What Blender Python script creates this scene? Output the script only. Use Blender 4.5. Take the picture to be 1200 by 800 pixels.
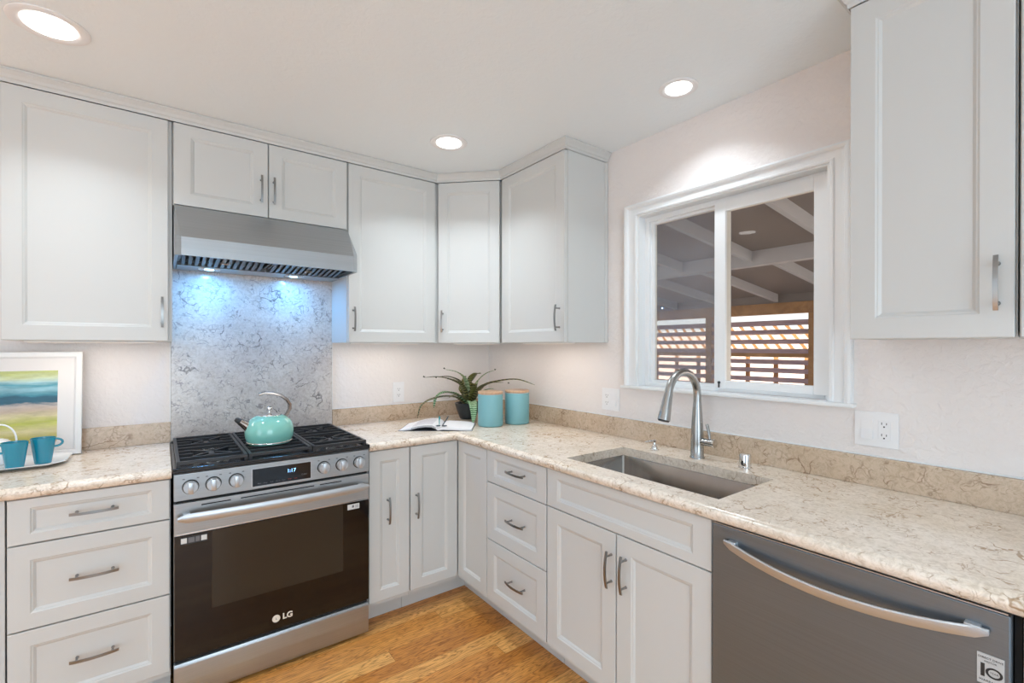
import bpy, bmesh, math, random
from mathutils import Vector, Matrix
R = math.radians
for o in list(bpy.data.objects): bpy.data.objects.remove(o)
S = bpy.context.scene
COL = S.collection

# ------------------------------------------------------------------ camera
cam = bpy.data.cameras.new('camera'); camo = bpy.data.objects.new('camera', cam); COL.objects.link(camo)
YAW, PITCH, ROLL, F = -0.6444, -0.0025, 0.0008, 548.87
CAM = Vector((-1.9335, -2.8671, 1.3813))
fwd = Vector((-math.sin(YAW)*math.cos(PITCH), math.cos(YAW)*math.cos(PITCH), math.sin(PITCH)))
rgt = Vector((math.cos(YAW), math.sin(YAW), 0)); upv = rgt.cross(fwd)
r2 = rgt*math.cos(ROLL) - upv*math.sin(-ROLL)*-1*-1
r2 = rgt*math.cos(ROLL) + upv*math.sin(ROLL); u2 = upv*math.cos(ROLL) - rgt*math.sin(ROLL)
M = Matrix((( r2.x, u2.x, -fwd.x, CAM.x), (r2.y, u2.y, -fwd.y, CAM.y), (r2.z, u2.z, -fwd.z, CAM.z), (0,0,0,1)))
camo.matrix_world = M
cam.sensor_width = 36; cam.lens = F*36/1200
cam.shift_x = -1.08/1200; cam.shift_y = 8.11/1200
cam.clip_start = 0.05; cam.clip_end = 200
S.camera = camo

# ------------------------------------------------------------------ exposure, world, sun, added daylight fill
S.view_settings.view_transform = 'Standard'; S.view_settings.look = 'None'
S.view_settings.exposure = 0.16; S.view_settings.gamma = 1; S.view_settings.use_curve_mapping = False
CAN_W, CAN_COL = 4.1, (0.81, 0.915, 1.0)        # each recessed light
UNDER_W, UNDER_COL = 1.35, (1.0, 0.86, 0.74)      # under cabinet strips, per metre
HOOD_W, HOOD_COL = 1.6, (0.12, 0.46, 1.0)
DAY_FILL_W, DAY_FILL_COL = 44.0, (0.67, 0.845, 1.0)
w = bpy.data.worlds.new('sky'); S.world = w; w.use_nodes = True
nt = w.node_tree; bg = nt.nodes['Background']
sky = nt.nodes.new('ShaderNodeTexSky'); sky.sky_type = 'HOSEK_WILKIE'; sky.turbidity = 4
sky.sun_direction = Vector((-0.45, -0.35, 0.8)).normalized()
hs = nt.nodes.new('ShaderNodeHueSaturation'); hs.inputs['Saturation'].default_value = 0.45
nt.links.new(sky.outputs[0], hs.inputs['Color']); nt.links.new(hs.outputs[0], bg.inputs[0]); bg.inputs[1].default_value = 6.0
def lamp(name, kind, loc, energy, color, **kw):
    l = bpy.data.lights.new(name, kind); l.energy = energy; l.color = color
    for k, v in kw.items(): setattr(l, k, v)
    o = bpy.data.objects.new(name, l); COL.objects.link(o); o.location = loc
    return o
sun = lamp('sun', 'SUN', (0,0,10), 14.0, (1.0, 0.95, 0.88), angle=R(0.6))
sun.rotation_euler = Vector((-0.45, -0.35, 0.8)).to_track_quat('Z', 'Y').to_euler()
day_fill = lamp('window_fill', 'AREA', (-2.4, -5.44, 1.35), DAY_FILL_W, DAY_FILL_COL, shape='RECTANGLE', size=2.2, size_y=1.9)  # added fill lamp set in the unseen window opening
day_fill.rotation_euler = (R(-90), 0, R(180)); day_fill.rotation_euler = Vector((0,-1,0)).to_track_quat('Z','Y').to_euler()
day_fill2 = lamp('doorway_fill', 'AREA', (-4.54, -2.6, 1.15), DAY_FILL_W*0.26, DAY_FILL_COL, shape='RECTANGLE', size=1.6, size_y=2.0)  # added fill lamp set in the unseen doorway
day_fill2.rotation_euler = Vector((-1,0,0)).to_track_quat('Z','Y').to_euler()

# ------------------------------------------------------------------ node helpers / materials
def mat(name):
    m = bpy.data.materials.new(name); m.use_nodes = True
    return m, m.node_tree.nodes, m.node_tree.links, m.node_tree.nodes['Principled BSDF']
def pbr(name, col, rough=0.5, metal=0.0, bump=0, bscale=100, bdist=0.001, emis=None, es=0, spec=None, coat=0, aniso=0):
    m, N, L, P = mat(name)
    P.inputs['Base Color'].default_value = (*col, 1); P.inputs['Roughness'].default_value = rough
    P.inputs['Metallic'].default_value = metal
    if spec is not None: P.inputs['Specular IOR Level'].default_value = spec
    if coat: P.inputs['Coat Weight'].default_value = coat; P.inputs['Coat Roughness'].default_value = 0.05
    if emis: P.inputs['Emission Color'].default_value = (*emis, 1); P.inputs['Emission Strength'].default_value = es
    tc = N.new('ShaderNodeTexCoord'); n = N.new('ShaderNodeTexNoise'); n.inputs['Scale'].default_value = bscale
    L.new(tc.outputs['Object'], n.inputs['Vector'])
    if bump:
        b = N.new('ShaderNodeBump'); b.inputs['Strength'].default_value = bump; b.inputs['Distance'].default_value = bdist
        L.new(n.outputs['Fac'], b.inputs['Height']); L.new(b.outputs[0], P.inputs['Normal'])
    else:
        mr = N.new('ShaderNodeMapRange'); mr.inputs['To Min'].default_value = max(rough-0.03, 0.01); mr.inputs['To Max'].default_value = rough+0.03
        L.new(n.outputs['Fac'], mr.inputs['Value']); L.new(mr.outputs[0], P.inputs['Roughness'])
    return m
def ramp(N, stops, interp='LINEAR'):
    r = N.new('ShaderNodeValToRGB'); cr = r.color_ramp; cr.interpolation = interp
    cr.elements[0].position = stops[0][0]; cr.elements[0].color = (*stops[0][1], 1)
    cr.elements[1].position = stops[-1][0]; cr.elements[1].color = (*stops[-1][1], 1)
    for p, c in stops[1:-1]:
        e = cr.elements.new(p); e.color = (*c, 1)
    return r
def noise(N, L, vec, scale, detail=4, rough=0.5, dist=0):
    n = N.new('ShaderNodeTexNoise'); n.inputs['Scale'].default_value = scale; n.inputs['Detail'].default_value = detail
    n.inputs['Roughness'].default_value = rough; n.inputs['Distortion'].default_value = dist
    L.new(vec, n.inputs['Vector']); return n
def mapping(N, L, vec, scale=(1,1,1), loc=(0,0,0), rot=(0,0,0)):
    m = N.new('ShaderNodeMapping'); m.inputs['Scale'].default_value = scale; m.inputs['Location'].default_value = loc
    m.inputs['Rotation'].default_value = rot; L.new(vec, m.inputs['Vector']); return m.outputs[0]
def mixc(N, L, fac, a, b, mode='MIX'):
    m = N.new('ShaderNodeMix'); m.data_type = 'RGBA'; m.blend_type = mode
    for s, v in ((m.inputs[0], fac), (m.inputs[6], a), (m.inputs[7], b)):
        if hasattr(v, 'is_output'): L.new(v, s)
        elif isinstance(v, tuple): s.default_value = (*v, 1)
        else: s.default_value = v
    return m.outputs[2]
def mth(N, L, op, a, b=None):
    m = N.new('ShaderNodeMath'); m.operation = op
    for i, v in enumerate((a, b)):
        if v is None: continue
        if hasattr(v, 'is_output'): L.new(v, m.inputs[i])
        else: m.inputs[i].default_value = v
    return m.outputs[0]

def stone(name, base, tint, vein, amount=1.0, rough=0.18, scl=1.0, v2=0.62, wd=1.0, fleck=0.0):
    m, N, L, P = mat(name)
    tc = N.new('ShaderNodeTexCoord'); v = tc.outputs['Object']
    big = noise(N, L, v, 5*scl, 5, 0.6)
    c1 = ramp(N, [(0.3, tint), (0.62, base)]); L.new(big.outputs['Fac'], c1.inputs[0])
    fine = noise(N, L, v, 45*scl, 5, 0.7, 1.5)
    c2 = ramp(N, [(0.36, (0.80,0.76,0.72)), (0.56, (1.04,1.04,1.05))]); L.new(fine.outputs['Fac'], c2.inputs[0])
    col = mixc(N, L, 0.85, c1.outputs[0], c2.outputs[0], 'MULTIPLY')
    # short crooked veins: thin bands of distorted noise, kept only in patches
    dn = noise(N, L, v, 14*scl, 3, 0.5)
    vv = N.new('ShaderNodeVectorMath'); vv.operation = 'MULTIPLY_ADD'
    L.new(dn.outputs['Color'], vv.inputs[0]); vv.inputs[1].default_value = (0.11,0.11,0.11); L.new(v, vv.inputs[2])
    for (sc, wdt, thr, strength, colr, st) in ((13*scl, 0.016, 0.53, 0.85*amount, vein, (1,1,1)), (30*scl, 0.030, 0.52, v2*amount, vein, (1.0,1.5,1.2)), (60*scl, 0.03, 0.5, 0.35*amount, tuple(x*0.8 for x in tint), (1,1,1))):
        vo = N.new('ShaderNodeTexVoronoi'); vo.feature = 'DISTANCE_TO_EDGE'; vo.inputs['Scale'].default_value = sc
        L.new(mapping(N, L, vv.outputs[0], st, (sc,0,0)), vo.inputs['Vector'])
        line = N.new('ShaderNodeMapRange'); line.inputs['From Min'].default_value = wdt*wd; line.inputs['From Max'].default_value = wdt*wd*2.6
        line.inputs['To Min'].default_value = 1; line.inputs['To Max'].default_value = 0
        L.new(vo.outputs['Distance'], line.inputs['Value'])
        patch = noise(N, L, mapping(N, L, v, (1,1,1), (sc*0.7, 3, 1)), sc*0.62, 3, 0.6)
        pm = N.new('ShaderNodeMapRange'); pm.inputs['From Min'].default_value = thr; pm.inputs['From Max'].default_value = thr+0.09
        L.new(patch.outputs['Fac'], pm.inputs['Value'])
        f = mth(N, L, 'MULTIPLY', mth(N, L, 'MULTIPLY', line.outputs[0], pm.outputs[0]), strength)
        col = mixc(N, L, f, col, colr)
    if fleck:
        fn = noise(N, L, mapping(N, L, vv.outputs[0], (1.0,1.0,1.6), (9,2,5)), 24, 3, 0.55, 0.8)
        fm = N.new('ShaderNodeMapRange'); fm.inputs['From Min'].default_value = 0.64; fm.inputs['From Max'].default_value = 0.68
        L.new(fn.outputs['Fac'], fm.inputs['Value']); col = mixc(N, L, mth(N, L, 'MULTIPLY', fm.outputs[0], fleck), col, tuple(x*2.0 for x in vein))
        gn = noise(N, L, mapping(N, L, vv.outputs[0], (1.0,1.0,1.3), (1,7,3)), 55, 4, 0.65, 1.2)
        gm = N.new('ShaderNodeMapRange'); gm.inputs['From Min'].default_value = 0.58; gm.inputs['From Max'].default_value = 0.66
        L.new(gn.outputs['Fac'], gm.inputs['Value']); col = mixc(N, L, mth(N, L, 'MULTIPLY', gm.outputs[0], fleck*0.5), col, tuple(x*3.0 for x in vein))
    L.new(col, P.inputs['Base Color']); P.inputs['Roughness'].default_value = rough
    P.inputs['Specular IOR Level'].default_value = 0.55
    return m

def steel(name, col, rough, axis='Z', aniso=0.65, streak=(1.5,1.5,260)):
    m, N, L, P = mat(name)
    P.inputs['Metallic'].default_value = 1; P.inputs['Roughness'].default_value = rough
    tc = N.new('ShaderNodeTexCoord'); n = noise(N, L, mapping(N, L, tc.outputs['Object'], streak), 1.0, 4, 0.6)
    r = ramp(N, [(0.3, tuple(c*0.93 for c in col)), (0.7, tuple(min(c*1.05,1) for c in col))]); L.new(n.outputs['Fac'], r.inputs[0]); L.new(r.outputs[0], P.inputs['Base Color'])
    mr = N.new('ShaderNodeMapRange'); mr.inputs['To Min'].default_value = rough*0.85; mr.inputs['To Max'].default_value = rough*1.2
    L.new(n.outputs['Fac'], mr.inputs['Value']); L.new(mr.outputs[0], P.inputs['Roughness'])
    if aniso:
        P.inputs['Anisotropic'].default_value = aniso
        t = N.new('ShaderNodeTangent'); t.direction_type = 'RADIAL'; t.axis = axis; L.new(t.outputs[0], P.inputs['Tangent'])
    return m

MT = {}
MT['paint'] = pbr('cabinet_paint', (0.635, 0.635, 0.615), 0.38, bump=0.03, bscale=300)
def wallmat(name, col, st):
    m, N, L, P = mat(name)
    P.inputs['Base Color'].default_value = (*col, 1); P.inputs['Roughness'].default_value = 0.55
    tc = N.new('ShaderNodeTexCoord'); n = noise(N, L, tc.outputs['Object'], 42, 4, 0.55, 0.6)
    r = ramp(N, [(0.42, (0,0,0)), (0.6, (1,1,1))]); L.new(n.outputs['Fac'], r.inputs[0])
    b = N.new('ShaderNodeBump'); b.inputs['Strength'].default_value = st; b.inputs['Distance'].default_value = 0.003
    L.new(r.outputs[0], b.inputs['Height']); L.new(b.outputs[0], P.inputs['Normal']); return m
MT['wall'] = wallmat('wall_paint', (0.85, 0.795, 0.765), 0.40)
MT['wall_cool_bounce'] = wallmat('cool_bounce_wall', (0.60, 0.70, 0.78), 0.25)  # for unseen walls, blue-grey chosen to cool the bounced light
MT['ceiling'] = wallmat('ceiling_paint', (0.87, 0.915, 0.93), 0.12)
MT['trim'] = pbr('trim_paint', (0.85, 0.86, 0.86), 0.32)
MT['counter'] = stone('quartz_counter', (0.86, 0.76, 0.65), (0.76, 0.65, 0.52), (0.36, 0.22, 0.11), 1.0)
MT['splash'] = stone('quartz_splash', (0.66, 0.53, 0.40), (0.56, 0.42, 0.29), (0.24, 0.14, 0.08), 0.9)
MT['slab'] = stone('quartz_slab', (0.68, 0.63, 0.58), (0.56, 0.50, 0.46), (0.13, 0.11, 0.11), 1.0, 0.16, v2=0.5, wd=1.1, fleck=0.75)
MT['steel'] = steel('brushed_steel', (0.43, 0.45, 0.465), 0.33)
MT['steel_dark'] = steel('dishwasher_steel', (0.185, 0.215, 0.245), 0.36)
MT['steel_dark'].node_tree.nodes['Principled BSDF'].inputs['Metallic'].default_value = 0.72
for _k in ('steel',): MT[_k].node_tree.nodes['Principled BSDF'].inputs['Metallic'].default_value = 0.85
MT['baffle'] = steel('baffle_steel', (0.20, 0.195, 0.19), 0.35)
MT['steel_light'] = steel('satin_steel', (0.56, 0.58, 0.60), 0.33)
MT['steel_light'].node_tree.nodes['Principled BSDF'].inputs['Metallic'].default_value = 0.8
MT['sink'] = steel('sink_steel', (0.36, 0.34, 0.32), 0.20, aniso=0.5, streak=(40,40,2))
MT['nickel'] = pbr('brushed_nickel', (0.42, 0.42, 0.41), 0.26, 1)
MT['pull'] = pbr('pull_nickel', (0.30, 0.30, 0.295), 0.30, 1)
MT['bronze'] = pbr('warm_steel', (0.34, 0.28, 0.24), 0.25, 1)
MT['chrome'] = pbr('polished_chrome', (0.75, 0.74, 0.73), 0.10, 1)
MT['black'] = pbr('black_enamel', (0.012, 0.012, 0.014), 0.22)
MT['iron'] = pbr('cast_iron', (0.022, 0.022, 0.024), 0.38, bump=0.1, bscale=500)
MT['dark'] = pbr('dark_plastic', (0.02, 0.02, 0.02), 0.5)
MT['gap'] = pbr('dark_gap', (0.01, 0.01, 0.01), 0.8)
MT['ovenglass'] = pbr('oven_glass', (0.012, 0.008, 0.006), 0.06, spec=0.4)
MT['ovenwin'] = pbr('oven_window', (0.032, 0.025, 0.018), 0.08, spec=0.4)
MT['display'] = pbr('display_glass', (0.008, 0.008, 0.010), 0.08)
MT['white_pl'] = pbr('white_plastic', (0.87, 0.86, 0.86), 0.35)
MT['slot'] = pbr('slot_dark', (0.05, 0.04, 0.04), 0.6)
MT['blue_led'] = pbr('blue_digits', (0.2,0.5,0.9), 0.4, emis=(0.25, 0.55, 1.0), es=3.0)
MT['dim_print'] = pbr('grey_print', (0.16, 0.16, 0.17), 0.5)
MT['label'] = pbr('label_white', (0.72, 0.72, 0.70), 0.45)
MT['label_grey'] = pbr('label_grey', (0.50, 0.50, 0.49), 0.45)
MT['ink'] = pbr('ink_black', (0.02, 0.02, 0.02), 0.5)
MT['logo'] = pbr('logo_cream', (0.80, 0.74, 0.64), 0.35)
MT['red_print'] = pbr('red_print', (0.35, 0.06, 0.03), 0.5)
MT['mint'] = pbr('mint_enamel', (0.24, 0.60, 0.52), 0.12, coat=0.6)
MT['teal_can'] = pbr('teal_ceramic', (0.19, 0.42, 0.46), 0.42, bump=0.04, bscale=60)
MT['teal_mug'] = pbr('teal_glaze', (0.010, 0.25, 0.36), 0.14, coat=0.5)
MT['white_cer'] = pbr('white_ceramic', (0.86, 0.87, 0.87), 0.15, coat=0.4)
MT['pot'] = pbr('dark_pot', (0.030, 0.036, 0.040), 0.3, bump=0.2, bscale=40)
MT['soil'] = pbr('soil', (0.05, 0.03, 0.02), 0.95, bump=0.8, bscale=90, bdist=0.004)
MT['paper'] = pbr('paper', (0.80, 0.79, 0.80), 0.7)
MT['cover'] = pbr('book_cover', (0.10, 0.11, 0.13), 0.4)
MT['teal_pl'] = pbr('teal_plastic', (0.03, 0.33, 0.36), 0.25)
MT['grey_pl'] = pbr('slate_plastic', (0.06, 0.08, 0.10), 0.25)
MT['frame'] = pbr('white_frame', (0.83, 0.83, 0.83), 0.25)
MT['matboard'] = pbr('mat_board', (0.80, 0.785, 0.78), 0.8)
MT['conc'] = pbr('patio_concrete', (0.40, 0.38, 0.36), 0.9, bump=0.2, bscale=30)
MT['patio_white'] = pbr('patio_white_paint', (0.58, 0.60, 0.65), 0.6)
MT['deck'] = pbr('roof_deck_boards', (0.27, 0.235, 0.225), 0.7)
MT['stucco'] = pbr('sunlit_stucco', (0.85, 0.68, 0.64), 0.9, bump=0.3, bscale=60)

def wood(name, c1, c2, scale=(3,40,40), ring=2.0, rough=0.35, bump=0.0):
    m, N, L, P = mat(name); tc = N.new('ShaderNodeTexCoord'); v = mapping(N, L, tc.outputs['Object'], scale)
    n = noise(N, L, v, ring, 6, 0.6, 0.8); r = ramp(N, [(0.35, c1), (0.65, c2)]); L.new(n.outputs['Fac'], r.inputs[0])
    L.new(r.outputs[0], P.inputs['Base Color']); P.inputs['Roughness'].default_value = rough; return m
MT['lidwood'] = wood('beech_lid', (0.50, 0.31, 0.19), (0.66, 0.44, 0.29), (2, 30, 8), 3)
MT['fence'] = wood('brown_fence_wood', (0.36, 0.19, 0.08), (0.52, 0.29, 0.13), (2, 2, 2), 3, 0.7)
MT['slat'] = wood('weathered_slat', (0.40, 0.29, 0.35), (0.58, 0.44, 0.50), (20, 1, 20), 2, 0.75)

def oak():
    m, N, L, P = mat('oak_floor'); tc = N.new('ShaderNodeTexCoord')
    sep = N.new('ShaderNodeSeparateXYZ'); L.new(tc.outputs['Object'], sep.inputs[0])
    W = 0.083
    row = mth(N, L, 'FLOOR', mth(N, L, 'DIVIDE', sep.outputs['Y'], W))
    wn = N.new('ShaderNodeTexWhiteNoise'); wn.noise_dimensions = '1D'; L.new(row, wn.inputs['W'])
    xs = mth(N, L, 'ADD', sep.outputs['X'], mth(N, L, 'MULTIPLY', wn.outputs['Value'], 1.7))
    colm = mth(N, L, 'FLOOR', mth(N, L, 'DIVIDE', xs, 1.15))
    pid = mth(N, L, 'ADD', mth(N, L, 'MULTIPLY', row, 7.31), mth(N, L, 'MULTIPLY', colm, 3.77))
    w2 = N.new('ShaderNodeTexWhiteNoise'); w2.noise_dimensions = '1D'; L.new(pid, w2.inputs['W'])
    comb = N.new('ShaderNodeCombineXYZ')
    L.new(sep.outputs['X'], comb.inputs[0]); L.new(sep.outputs['Y'], comb.inputs[1]); L.new(mth(N, L, 'MULTIPLY', w2.outputs['Value'], 40), comb.inputs[2])
    g = noise(N, L, mapping(N, L, comb.outputs[0], (2.2, 17, 1)), 1.5, 3, 0.55, 0.4)
    # cathedral figure: bands of the stretched noise
    bands = mth(N, L, 'FRACT', mth(N, L, 'MULTIPLY', g.outputs['Fac'], 11))
    tri = mth(N, L, 'ABSOLUTE', mth(N, L, 'SUBTRACT', bands, 0.5))
    fine = noise(N, L, mapping(N, L, comb.outputs[0], (10, 260, 1)), 1.0, 3, 0.6)
    base = ramp(N, [(0.0, (0.56,0.22,0.045)), (0.35, (0.70,0.31,0.075)), (0.7, (0.78,0.39,0.11)), (1.0, (0.88,0.48,0.16))])
    L.new(w2.outputs['Value'], base.inputs[0])
    br = ramp(N, [(0.0, (0.42,0.32,0.24)), (0.16, (0.85,0.82,0.78)), (0.5, (1.12,1.12,1.12))]); L.new(tri, br.inputs[0])
    fr = ramp(N, [(0.35, (0.78,0.74,0.70)), (0.6, (1.04,1.04,1.04))]); L.new(fine.outputs['Fac'], fr.inputs[0])
    c = mixc(N, L, 0.85, base.outputs[0], br.outputs[0], 'MULTIPLY'); c = mixc(N, L, 0.8, c, fr.outputs[0], 'MULTIPLY')
    # joints
    fy = mth(N, L, 'FRACT', mth(N, L, 'DIVIDE', sep.outputs['Y'], W)); fx = mth(N, L, 'FRACT', mth(N, L, 'DIVIDE', xs, 1.15))
    j = mth(N, L, 'MAXIMUM', mth(N, L, 'LESS_THAN', fy, 0.016), mth(N, L, 'LESS_THAN', fx, 0.0016))
    c = mixc(N, L, mth(N, L, 'MULTIPLY', j, 0.6), c, (0.10, 0.045, 0.015))
    L.new(c, P.inputs['Base Color']); P.inputs['Roughness'].default_value = 0.30; P.inputs['Specular IOR Level'].default_value = 0.45
    return m
MT['oak'] = oak()

def glassmat(name, tint=(1,1,1), boost=1.8):
    m = bpy.data.materials.new(name); m.use_nodes = True; N = m.node_tree.nodes; L = m.node_tree.links; N.clear()
    out = N.new('ShaderNodeOutputMaterial'); tr = N.new('ShaderNodeBsdfTransparent'); tr.inputs[0].default_value = (*tint, 1)
    gl = N.new('ShaderNodeBsdfGlossy'); gl.inputs['Roughness'].default_value = 0.0
    fr = N.new('ShaderNodeFresnel'); fr.inputs[0].default_value = 1.5
    ge = N.new('ShaderNodeNewGeometry')
    f = mth(N, L, 'MULTIPLY', mth(N, L, 'MULTIPLY', fr.outputs[0], boost), mth(N, L, 'SUBTRACT', 1.0, ge.outputs['Backfacing'])); mx = N.new('ShaderNodeMixShader')
    L.new(f, mx.inputs[0]); L.new(tr.outputs[0], mx.inputs[1]); L.new(gl.outputs[0], mx.inputs[2]); L.new(mx.outputs[0], out.inputs[0])
    return m
MT['glass'] = glassmat('window_glass', (0.94, 0.91, 0.86), 1.15)
def screenmat():
    m = bpy.data.materials.new('insect_screen'); m.use_nodes = True; N = m.node_tree.nodes; L = m.node_tree.links; N.clear()
    out = N.new('ShaderNodeOutputMaterial'); tr = N.new('ShaderNodeBsdfTransparent'); df = N.new('ShaderNodeBsdfDiffuse'); df.inputs[0].default_value = (0.36,0.42,0.58,1)
    mx = N.new('ShaderNodeMixShader'); mx.inputs[0].default_value = 0.30
    L.new(tr.outputs[0], mx.inputs[1]); L.new(df.outputs[0], mx.inputs[2]); L.new(mx.outputs[0], out.inputs[0]); return m
MT['screen'] = screenmat()
def emit(name, col, st):
    m = bpy.data.materials.new(name); m.use_nodes = True; N = m.node_tree.nodes; L = m.node_tree.links; N.clear()
    out = N.new('ShaderNodeOutputMaterial'); e = N.new('ShaderNodeEmission'); e.inputs[0].default_value = (*col, 1); e.inputs[1].default_value = st
    L.new(e.outputs[0], out.inputs[0]); return m
MT['lens'] = emit('light_lens', (1.0, 0.97, 0.93), 6.0)
MT['warm_lens'] = emit('warm_led', (1.0, 0.80, 0.6), 1.1)
MT['blue_lens'] = emit('cool_led', (0.35, 0.68, 1.0), 6.0)

def paintingmat():
    m, N, L, P = mat('abstract_painting'); tc = N.new('ShaderNodeTexCoord'); v = tc.outputs['Object']
    sep = N.new('ShaderNodeSeparateXYZ'); L.new(v, sep.inputs[0])
    n = noise(N, L, mapping(N, L, v, (5, 1, 26)), 1.0, 5, 0.6, 0.5)
    z = mth(N, L, 'ADD', sep.outputs['Z'], mth(N, L, 'MULTIPLY', mth(N, L, 'SUBTRACT', n.outputs['Fac'], 0.5), 0.055))
    t = N.new('ShaderNodeMapRange'); t.inputs['From Min'].default_value = 0.05; t.inputs['From Max'].default_value = 0.37; L.new(z, t.inputs['Value'])
    st = [(0.0,(0.62,0.48,0.30)), (0.10,(0.55,0.50,0.10)), (0.20,(0.66,0.58,0.30)), (0.30,(0.50,0.52,0.08)), (0.38,(0.62,0.55,0.30)), (0.45,(0.55,0.42,0.32)), (0.53,(0.52,0.44,0.40)),
          (0.56,(0.02,0.11,0.17)), (0.63,(0.015,0.10,0.16)), (0.67,(0.05,0.26,0.34)), (0.74,(0.28,0.52,0.60)), (0.80,(0.08,0.33,0.42)), (0.84,(0.40,0.62,0.66)), (0.90,(0.60,0.68,0.45)), (0.96,(0.50,0.56,0.20)), (1.0,(0.45,0.50,0.22))]
    r = ramp(N, st); L.new(t.outputs[0], r.inputs[0])
    n2 = noise(N, L, mapping(N, L, v, (12, 1, 50)), 1.0, 4, 0.7)
    r2 = ramp(N, [(0.3, (0.75,0.75,0.75)), (0.7, (1.2,1.2,1.2))]); L.new(n2.outputs['Fac'], r2.inputs[0])
    L.new(mixc(N, L, 0.8, r.outputs[0], r2.outputs[0], 'MULTIPLY'), P.inputs['Base Color']); P.inputs['Roughness'].default_value = 0.4; return m
MT['art'] = paintingmat()
def leafmat(name, c1, c2, c3, sc):
    m, N, L, P = mat(name); uv = N.new('ShaderNodeUVMap')
    wv = N.new('ShaderNodeTexWave'); wv.bands_direction = 'X'; wv.inputs['Scale'].default_value = sc; wv.inputs['Distortion'].default_value = 3; wv.inputs['Detail'].default_value = 2
    L.new(uv.outputs[0], wv.inputs['Vector']); r = ramp(N, [(0.25, c1), (0.55, c2), (0.85, c3)]); L.new(wv.outputs['Fac'], r.inputs[0])
    L.new(r.outputs[0], P.inputs['Base Color']); P.inputs['Roughness'].default_value = 0.35; return m
MT['leaf_olive'] = leafmat('olive_leaf', (0.05,0.045,0.015), (0.16,0.17,0.04), (0.26,0.25,0.08), 6)
MT['leaf_dark'] = leafmat('dark_leaf', (0.022,0.03,0.012), (0.10,0.09,0.03), (0.22,0.20,0.08), 7)
MT['leaf_green'] = leafmat('banded_green_leaf', (0.03,0.10,0.03), (0.10,0.26,0.10), (0.42,0.58,0.36), 7)
MT['leaf_pale'] = leafmat('pale_leaf', (0.18,0.26,0.12), (0.30,0.40,0.20), (0.40,0.46,0.28), 5)
MT['pagetext'] = pbr('printed_page', (0.50, 0.47, 0.52), 0.7)

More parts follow.
